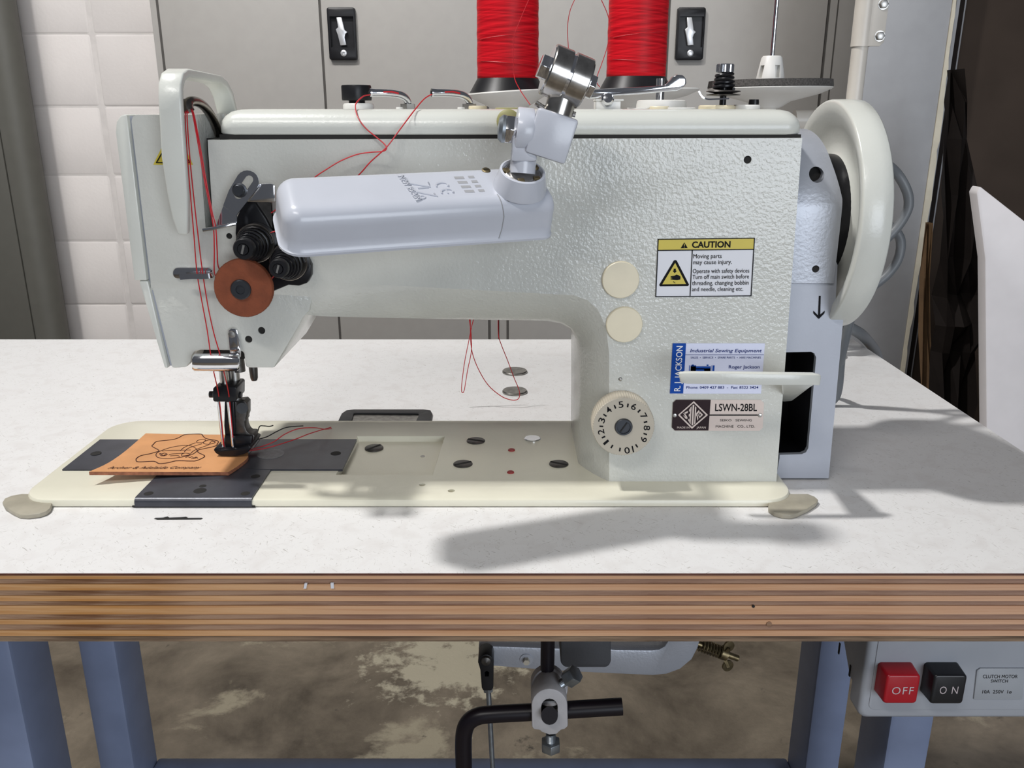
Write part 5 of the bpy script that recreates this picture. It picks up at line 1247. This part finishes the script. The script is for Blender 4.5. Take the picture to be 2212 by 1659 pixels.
bot_ = [[bm.verts.new(lsurf(i / NU, j / NV, 0.0)) for i in range(NU + 1)] for j in range(NV + 1)]
for j in range(NV):
    for i in range(NU):
        bm.faces.new((top_[j][i], top_[j][i + 1], top_[j + 1][i + 1], top_[j + 1][i])); bm.faces.new((bot_[j][i], bot_[j + 1][i], bot_[j + 1][i + 1], bot_[j][i + 1]))
for i in range(NU):
    bm.faces.new((top_[0][i], bot_[0][i], bot_[0][i + 1], top_[0][i + 1])); bm.faces.new((top_[NV][i], top_[NV][i + 1], bot_[NV][i + 1], bot_[NV][i]))
for j in range(NV):
    bm.faces.new((top_[j][0], top_[j + 1][0], bot_[j + 1][0], bot_[j][0])); bm.faces.new((top_[j][NU], bot_[j][NU], bot_[j + 1][NU], top_[j + 1][NU]))
lp_ = obj('leather_patch', bm, 'leather', smooth=40, label='tan leather patch with burnt hide outline under the presser foot', cat='leather')
for f in lp_.data.polygons:
    pass
lp_.data.materials.append(M['leather_edge'])
for f in lp_.data.polygons:
    if abs(f.normal.z) < 0.5: f.material_index = 1
LP = cr([Vector((x, y, 0)) for x, y in left], 8); RP = cr([Vector((x, y, 0)) for x, y in right], 8)
def uof(px, py):
    def xa(P):
        for a, b in zip(P, P[1:]):
            if (a.y - py) * (b.y - py) <= 0 and a.y != b.y: return a.x + (b.x - a.x) * (py - a.y) / (b.y - a.y)
        return P[0].x if py > 980 else P[-1].x
    l, r_ = xa(LP), xa(RP); return min(1, max(0, (px - l) / (r_ - l)))
def onleather(px, py, d=0.0003): return PZ(px, py, LB + lift(uof(px, py)) + 0.0026 + d)
def burn(pts, closed=False, name='burnt_line', rr=0.00032, k=5):
    z = lambda x, y: (290 + x / 11.642, 930 + y / 11.642)
    P = cr([Vector((*z(x, y), 0)) for x, y in pts], k, closed)
    bm = nb(); tube(bm, [onleather(p.x, p.y, 0.0001) for p in P], rr, 5, closed); obj(name, bm, 'burn', lp_)
burn([(110, 790), (45, 745), (70, 690), (180, 630), (380, 590), (560, 540), (615, 520), (600, 485), (450, 400), (480, 350), (580, 275), (930, 235), (1100, 190), (1260, 110), (1480, 92), (1680, 92), (1730, 140), (1800, 200), (1980, 235), (2110, 270), (2090, 330), (2030, 395), (1700, 470), (1600, 500), (1620, 560), (1760, 630), (1740, 680), (1560, 760), (1420, 770), (1060, 765), (860, 810), (640, 835), (540, 790), (450, 775)], True, 'hide_outline', 0.0004)
burn([(600, 545), (545, 610), (600, 680), (800, 705), (1000, 695), (1220, 665), (1450, 605), (1570, 520), (1560, 460), (1440, 395), (1280, 375), (1000, 410), (780, 470)], True)
burn([(700, 520), (830, 500), (1150, 495), (1420, 490)]); burn([(700, 590), (640, 580), (690, 640), (800, 600)]); burn([(740, 640), (830, 600), (760, 570), (690, 600)], True)
burn([(870, 620), (960, 590), (1300, 570), (1400, 590)]); burn([(900, 640), (1080, 630), (1140, 655)]); burn([(1260, 540), (1300, 490), (1400, 430), (1700, 335)]); burn([(1165, 510), (1220, 450), (1340, 385), (1540, 310)])
burn([(1420, 580), (1480, 520), (1600, 460), (1880, 360)]); burn([(1200, 640), (1190, 600), (1280, 570), (1400, 590), (1360, 620), (1240, 640)], True)
burn([(1570, 300), (1590, 255), (1700, 225), (1790, 235), (1730, 300), (1640, 310)], True); burn([(1740, 320), (1770, 275), (1900, 240), (2030, 280), (2000, 320), (1880, 345), (1790, 340)], True); burn([(1900, 335), (1910, 300), (1980, 275), (2030, 290)])
burn([(1290, 680), (1350, 660), (1400, 680), (1450, 660), (1500, 690), (1560, 670), (1600, 700)]); burn([(1430, 710), (1500, 700), (1570, 690)])
lettering(lp_, 'Archer & Adelaide Company', [(236, 1007.5), (438, 1007.0), (432, 1011.5), (231, 1012)], lambda x, y: onleather(x, y, 0.0004), 'burn', weight=0.012, shear=0.35, name='burnt_lettering')

# ================================================================== CABLES
def cable(label, pts, r):
    bm = nb(); tube(bm, cr([PY(*q) for q in pts], 7), r, 12); obj('cable', bm, 'cable', label=label, cat='cable', group='grey cables by the handwheel')
cable('thick grey cable bowing out behind the handwheel, upper loop', [(1690, 345, 0.68), (1780, 335, 0.69), (1830, 332, 0.695), (1900, 348, 0.71), (1935, 372, 0.72), (1958, 410, 0.72), (1963, 440, 0.72), (1955, 465, 0.72), (1935, 495, 0.72), (1900, 530, 0.72), (1860, 570, 0.73), (1835, 640, 0.74), (1818, 760, 0.75), (1805, 858, 0.755), (1760, 868, 0.755)], 0.0040)
cable('thick grey cable bowing out behind the handwheel, lower loop', [(1690, 490, 0.68), (1790, 470, 0.70), (1860, 465, 0.72), (1905, 478, 0.735), (1935, 500, 0.735), (1946, 525, 0.735), (1940, 560, 0.735), (1920, 590, 0.735), (1895, 612, 0.735), (1865, 632, 0.735), (1840, 680, 0.74), (1815, 780, 0.75), (1805, 838, 0.775), (1770, 842, 0.775)], 0.0040)
cable('grey cable drooping off the back corner of the table', [(1800, 690, 0.93), (1830, 705, 0.93), (1860, 722, 0.95), (1882, 745, 1.0), (1893, 765, 1.03), (1900, 800, 1.06), (1902, 900, 1.08)], 0.0062)
bm = nb(); a = PZ(1823, 757, TZ); cyl(bm, a, a + Vector((0, 0, 0.05)), 0.0032, 14)
obj('steel_post', bm, 'steel', label='short bare steel post on the table below the handwheel', cat='post')

# ================================================================== BELOW THE TABLE
YU = 0.53
kl = thing('knee_lifter', 'black knee lifter rod held by a pale cast clamp under the table', 'knee lifter', PY(1187, 1500, YU))
bm = nb(); a = PY(1184, 1450, YU); cyl(bm, Vector((a.x, YU + 0.012, a.z - 0.01)), Vector((a.x, YU + 0.012, zbot - 0.0005)), S(1184, 1420, YU, 15.5), 24); obj('hanger_rod', bm, 'rod', kl)
# clamp body: upper barrel and lower block
bm = nb(); cyl(bm, PY(1187, 1490, YU + 0.02) , PY(1187, 1484, YU + 0.002), S(1187, 1480, YU, 40), 32)
obj('clamp_barrel', bm, 'castwhite', kl, bev=0.001)
bm = nb(); outl = arc(1187, 1524, 39, 180, 360, 12, 36) + [(1227, 1570), (1220, 1576), (1213, 1577), (1202, 1587), (1186, 1588), (1170, 1582), (1166, 1578), (1152, 1576), (1149, 1570)]
prismY(bm, outl, YU - 0.012, YU + 0.018, proj=YU - 0.012)
cutb = nb(); slp = arc(1187, 1527, 18, 180, 360, 8) + arc(1187, 1548, 18, 0, 180, 8)
prismY(cutb, slp, YU - 0.03, YU - 0.003, proj=YU - 0.012)
kb_ = obj('clamp_block', bm, 'castwhite', kl, bev=0.0012, cut=cutb)
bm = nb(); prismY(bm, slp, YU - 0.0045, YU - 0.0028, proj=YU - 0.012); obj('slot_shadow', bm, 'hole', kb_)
bm = nb(); cyl(bm, PY(1187, 1546, YU - 0.018), PY(1187, 1534, YU + 0.03), S(1187, 1540, YU, 17.5), 24); obj('pivot_rod', bm, 'rod', kl)
rr = S(1187, 1540, YU, 18.5)
bm = nb(); tube(bm, cr([PY(1344, 1526, YU), PY(1230, 1533, YU), PY(1150, 1538, YU), PY(1060, 1543, YU), PY(1030, 1548, YU), PY(1012, 1560, YU), PY(1003, 1580, YU), PY(1001, 1610, YU), PY(1002, 1660, YU), PY(1003, 1760, YU), PY(1003, 1850, YU)], 6), rr, 18); obj('knee_rod', bm, 'rod', kl)
def boltz(p0, d, r, l1, l2, parent):
    d = Vector(d).normalized()
    bm = nb(); prof = []
    for i in range(int(l1 / 0.0012) + 1):
        prof += [(r * 0.5, i * 0.0012), (r * 0.43, i * 0.0012 + 0.0006)]
    lathe(bm, p0, d, prof, 16); b = obj('bolt_thread', bm, 'galv', parent, smooth=0)
    bm = nb(); hexa(bm, Vector(p0) + d * l1, Vector(p0) + d * (l1 + l2), r); obj('bolt_head', bm, 'galv', parent, bev=0.0005)
boltz(PY(1190, 1583, YU), (0, 0, -1), S(1190, 1600, YU, 22), 0.0072, 0.0075, kl)
boltz(PY(1214, 1476, YU - 0.004), (0.62, -0.25, 0.72), S(1230, 1450, YU, 20), 0.006, 0.0095, kl)

# oil pan of the machine showing below the table
bm = nb(); prismY(bm, rrect(1211, 1160, 1320, 1443, 14, 5), 0.60, 0.68, proj=0.60)
obj('oil_pan', bm, 'darkgrey', mc, bev=0.002)
# clutch motor lever
YM = 0.73
ml = thing('motor_lever', 'grey painted clutch motor lever arm curving up under the table', 'lever', PY(1260, 1420, YM))
bm = nb()
outl = [(1034, 1397), (1034, 1434), (1046, 1438), (1160, 1447), (1260, 1453), (1410, 1460), (1440, 1457), (1470, 1446), (1495, 1425), (1508, 1400), (1512, 1385), (1505, 1012), (1440, 1012), (1443, 1385), (1436, 1396), (1424, 1403), (1405, 1405), (1330, 1404), (1320, 1403), (1205, 1401), (1060, 1396)]
prismY(bm, outl, YM, YM + 0.016)
arm_ = obj('lever_arm', bm, 'guard', ml, bev=0.002, smooth=35)
for px, py, r1, r2, m1 in ((1137, 1424, 14, 7, 'guard'), ):
    p = PY(px, py, YM); bm = nb(); lathe(bm, p + Vector((0, 0.001, 0)), (0, -1, 0), [(S(px, py, YM, r1), 0), (S(px, py, YM, r1), 0.002)], 24); obj('washer', bm, m1, arm_)
    bm = nb(); hexa(bm, p, p + Vector((0, -0.006, 0)), S(px, py, YM, r2)); obj('bolt', bm, 'ivory', arm_)
p0 = PY(1512, 1392, YM + 0.008); p1 = PY(1594, 1422, YM + 0.008); d = (p1 - p0).normalized()
bm = nb(); cyl(bm, p0 - d * 0.02, p1, S(1560, 1410, YM, 7), 12); obj('spring_rod', bm, 'brass', ml)
bm = nb(); _, u_, v_ = basis(d); pts = []
for i in range(7 * 12 + 1):
    t_ = i / 84; pts.append(p0 + d * (0.0226 * t_) + (u_ * math.cos(14 * PI * t_) + v_ * math.sin(14 * PI * t_)) * S(1540, 1400, YM, 13))
tube(bm, pts, 0.0011, 6); obj('return_spring', bm, 'brass', ml)
wn = p0 + d * 0.0245
bm = nb(); cyl(bm, wn - d * 0.002, wn + d * 0.005, S(1555, 1408, YM, 15), 16); wg = obj('wing_nut', bm, 'brass', ml)
for sg, px, py in ((1, 1574, 1396), (-1, 1572, 1438)):
    e = PY(px, py, YM + 0.006); bm = nb(); lathe(bm, e, (0.3, -1, 0), [(0.001, -0.0015), (0.006, -0.001), (0.006, 0.001), (0.001, 0.0015)], 18); strip(bm, [wn, e], 0.008, 0.003, Vector((0, 1, 0))); obj('wing', bm, 'brass', wg)
# pitman rod
pr_ = thing('pitman_rod', 'thin steel treadle rod with black ball joint hanging from the lever', 'rod', PY(1060, 1500, YM - 0.012))
YR = YM - 0.014
bm = nb(); prismY(bm, arc(1050, 1423, 17, 180, 360, 10) + [(1066, 1440), (1066, 1478), (1062, 1484), (1044, 1484), (1041, 1478), (1038, 1440)], YR - 0.006, YR + 0.0135, proj=YR); 
cutb = nb(); prismY(cutb, [(1047, 1444), (1052, 1441), (1057, 1444), (1056, 1453), (1048, 1453)], YR - 0.02, YR + 0.02, proj=YR)
je = obj('rod_end', bm, 'blackpl', pr_, bev=0.001, cut=cutb)
bm = nb(); lathe(bm, PY(1050, 1426, YR - 0.006), (0, -1, 0), [(0.0052, 0), (0.0045, 0.0025), (0, 0.0042)], 18); obj('ball_stud', bm, 'darksteel', je)
bm = nb(); hexa(bm, PY(1054, 1484, YR), PY(1055, 1492, YR), S(1054, 1488, YR, 11)); obj('lock_nut', bm, 'galv', pr_)
bm = nb(); cyl(bm, PY(1055, 1488, YR), PY(1077, 1900, YR - 0.02), S(1056, 1500, YR, 5.5), 12); obj('rod', bm, 'galv', pr_)

# ================================================================== SWITCH BOX
YB = 0.492
sb = thing('switch_box', 'grey push button motor switch box mounted under the table at right', 'switch', PY(2050, 1470, YB))
bx0 = PY(1853, 1552, YB).x; bz0 = PY(1853, 1553, YB).z; bx1 = bx0 + 0.155
bm = nb()
def sbl(i, y): return [Vector((x, y, z)) for x, z in rrect(bx0 + i, bz0 + i, bx1 - i, zbot - 0.0002, 0.006, 4)]
loft(bm, [sbl(0.003, YB), sbl(0.0006, YB + 0.0016), sbl(0.0, YB + 0.004), sbl(0.0, YB + 0.016), sbl(0.003, YB + 0.017)])
fr = obj('front_cover', bm, 'switch', sb, smooth=50)
bm = nb()
pz1 = bz0 + 0.012
prof = [(YB + 0.0171, pz1), (YB + 0.030, pz1), (YB + 0.085, zbot - 0.02), (YB + 0.085, zbot - 0.0002), (YB + 0.0171, zbot - 0.0002)]
loft(bm, [[Vector((x, y, z)) for y, z in prof] for x in (bx0 + 0.004, bx1 - 0.004)]); bb = obj('rear_housing', bm, 'switch', sb, bev=0.0015)
for px, py, h in ((1833, 1450, 12), (1805, 1402, 8)):
    y_ = YB + 0.03 if px > 1820 else YB + 0.052
    q_ = PY(px, py, y_)
    bm = nb(); box(bm, (bx0 + 0.0036, y_ - 0.001, q_.z - 0.004), (bx0 + 0.0042, y_ + 0.001, q_.z + 0.005)); obj('side_slot', bm, 'hole', bb)
# the raised inner panel
bm = nb(); loft(bm, [[Vector((x, y, z)) for x, z in rrect(bx0 + 0.006, bz0 + 0.008, bx1 - 0.004, zbot - 0.001, 0.004, 3)] for y in (YB + 0.001, YB - 0.0006)]); obj('face_panel', bm, 'switch', fr, bev=0.0004)
YBt = YB - 0.014
def button(x0, x1, y0, y1, m, txt, tq, tm):
    f = [PY(x, y, YBt) for x, y in qrect(x0, y0, x1, y1)]
    xa, xb, za, zb2 = f[3].x, f[1].x, f[2].z, f[0].z
    bm = nb()
    loft(bm, [[Vector((x, y, z)) for x, z in rrect(xa + i, za + i, xb - i, zb2 - i, 0.0022, 4)] for y, i in ((YB + 0.0005, -0.0006), (YBt + 0.0012, 0.0), (YBt + 0.0003, 0.0004), (YBt, 0.0012))])
    b = obj('button', bm, m, sb, smooth=45)
    lettering(b, txt, tq, on(YBt - 0.0002), 'btnwhite', weight=-0.004, space=1.15)
M['btnwhite'] = mat('button_letter', (0.52, 0.45, 0.47), 0.5)
button(1907, 1990, 1459, 1520, 'redbtn', 'OFF', [(1928, 1484), (1975, 1484), (1972, 1500), (1926, 1500)], None)
button(2008, 2091, 1459, 1521, 'blackbtn', 'O N', [(2031, 1483), (2071, 1483), (2068, 1499), (2029, 1499)], None)
q = [(2112, 1443), (2212, 1443), (2206, 1509), (2106, 1509)]
bm = nb(); f = [PY(x, y, YB - 0.0006) for x, y in [(2116, 1442), (2212, 1442), (2207, 1509), (2102, 1509), (2109, 1447)]]
loft(bm, [[Vector((p.x, YB - 0.0004, p.z)) for p in f], [Vector((p.x, YB - 0.0016, p.z)) for p in f]]); sbl_ = obj('rating_label', bm, 'switch_label', sb, bev=0.0003)
Yq = YB - 0.0018
for s, quad in (('CLUTCH MOTOR', [(2124, 1458), (2199, 1458), (2198, 1465), (2123, 1465)]), ('SWITCH', [(2141, 1468), (2178, 1468), (2177, 1474.5), (2140, 1474.5)]), ('10A  250V  1\u00f8', [(2123, 1491), (2186, 1491), (2185, 1498), (2122, 1498)])):
    lettering(sbl_, s, quad, on(Yq), 'inkblack')
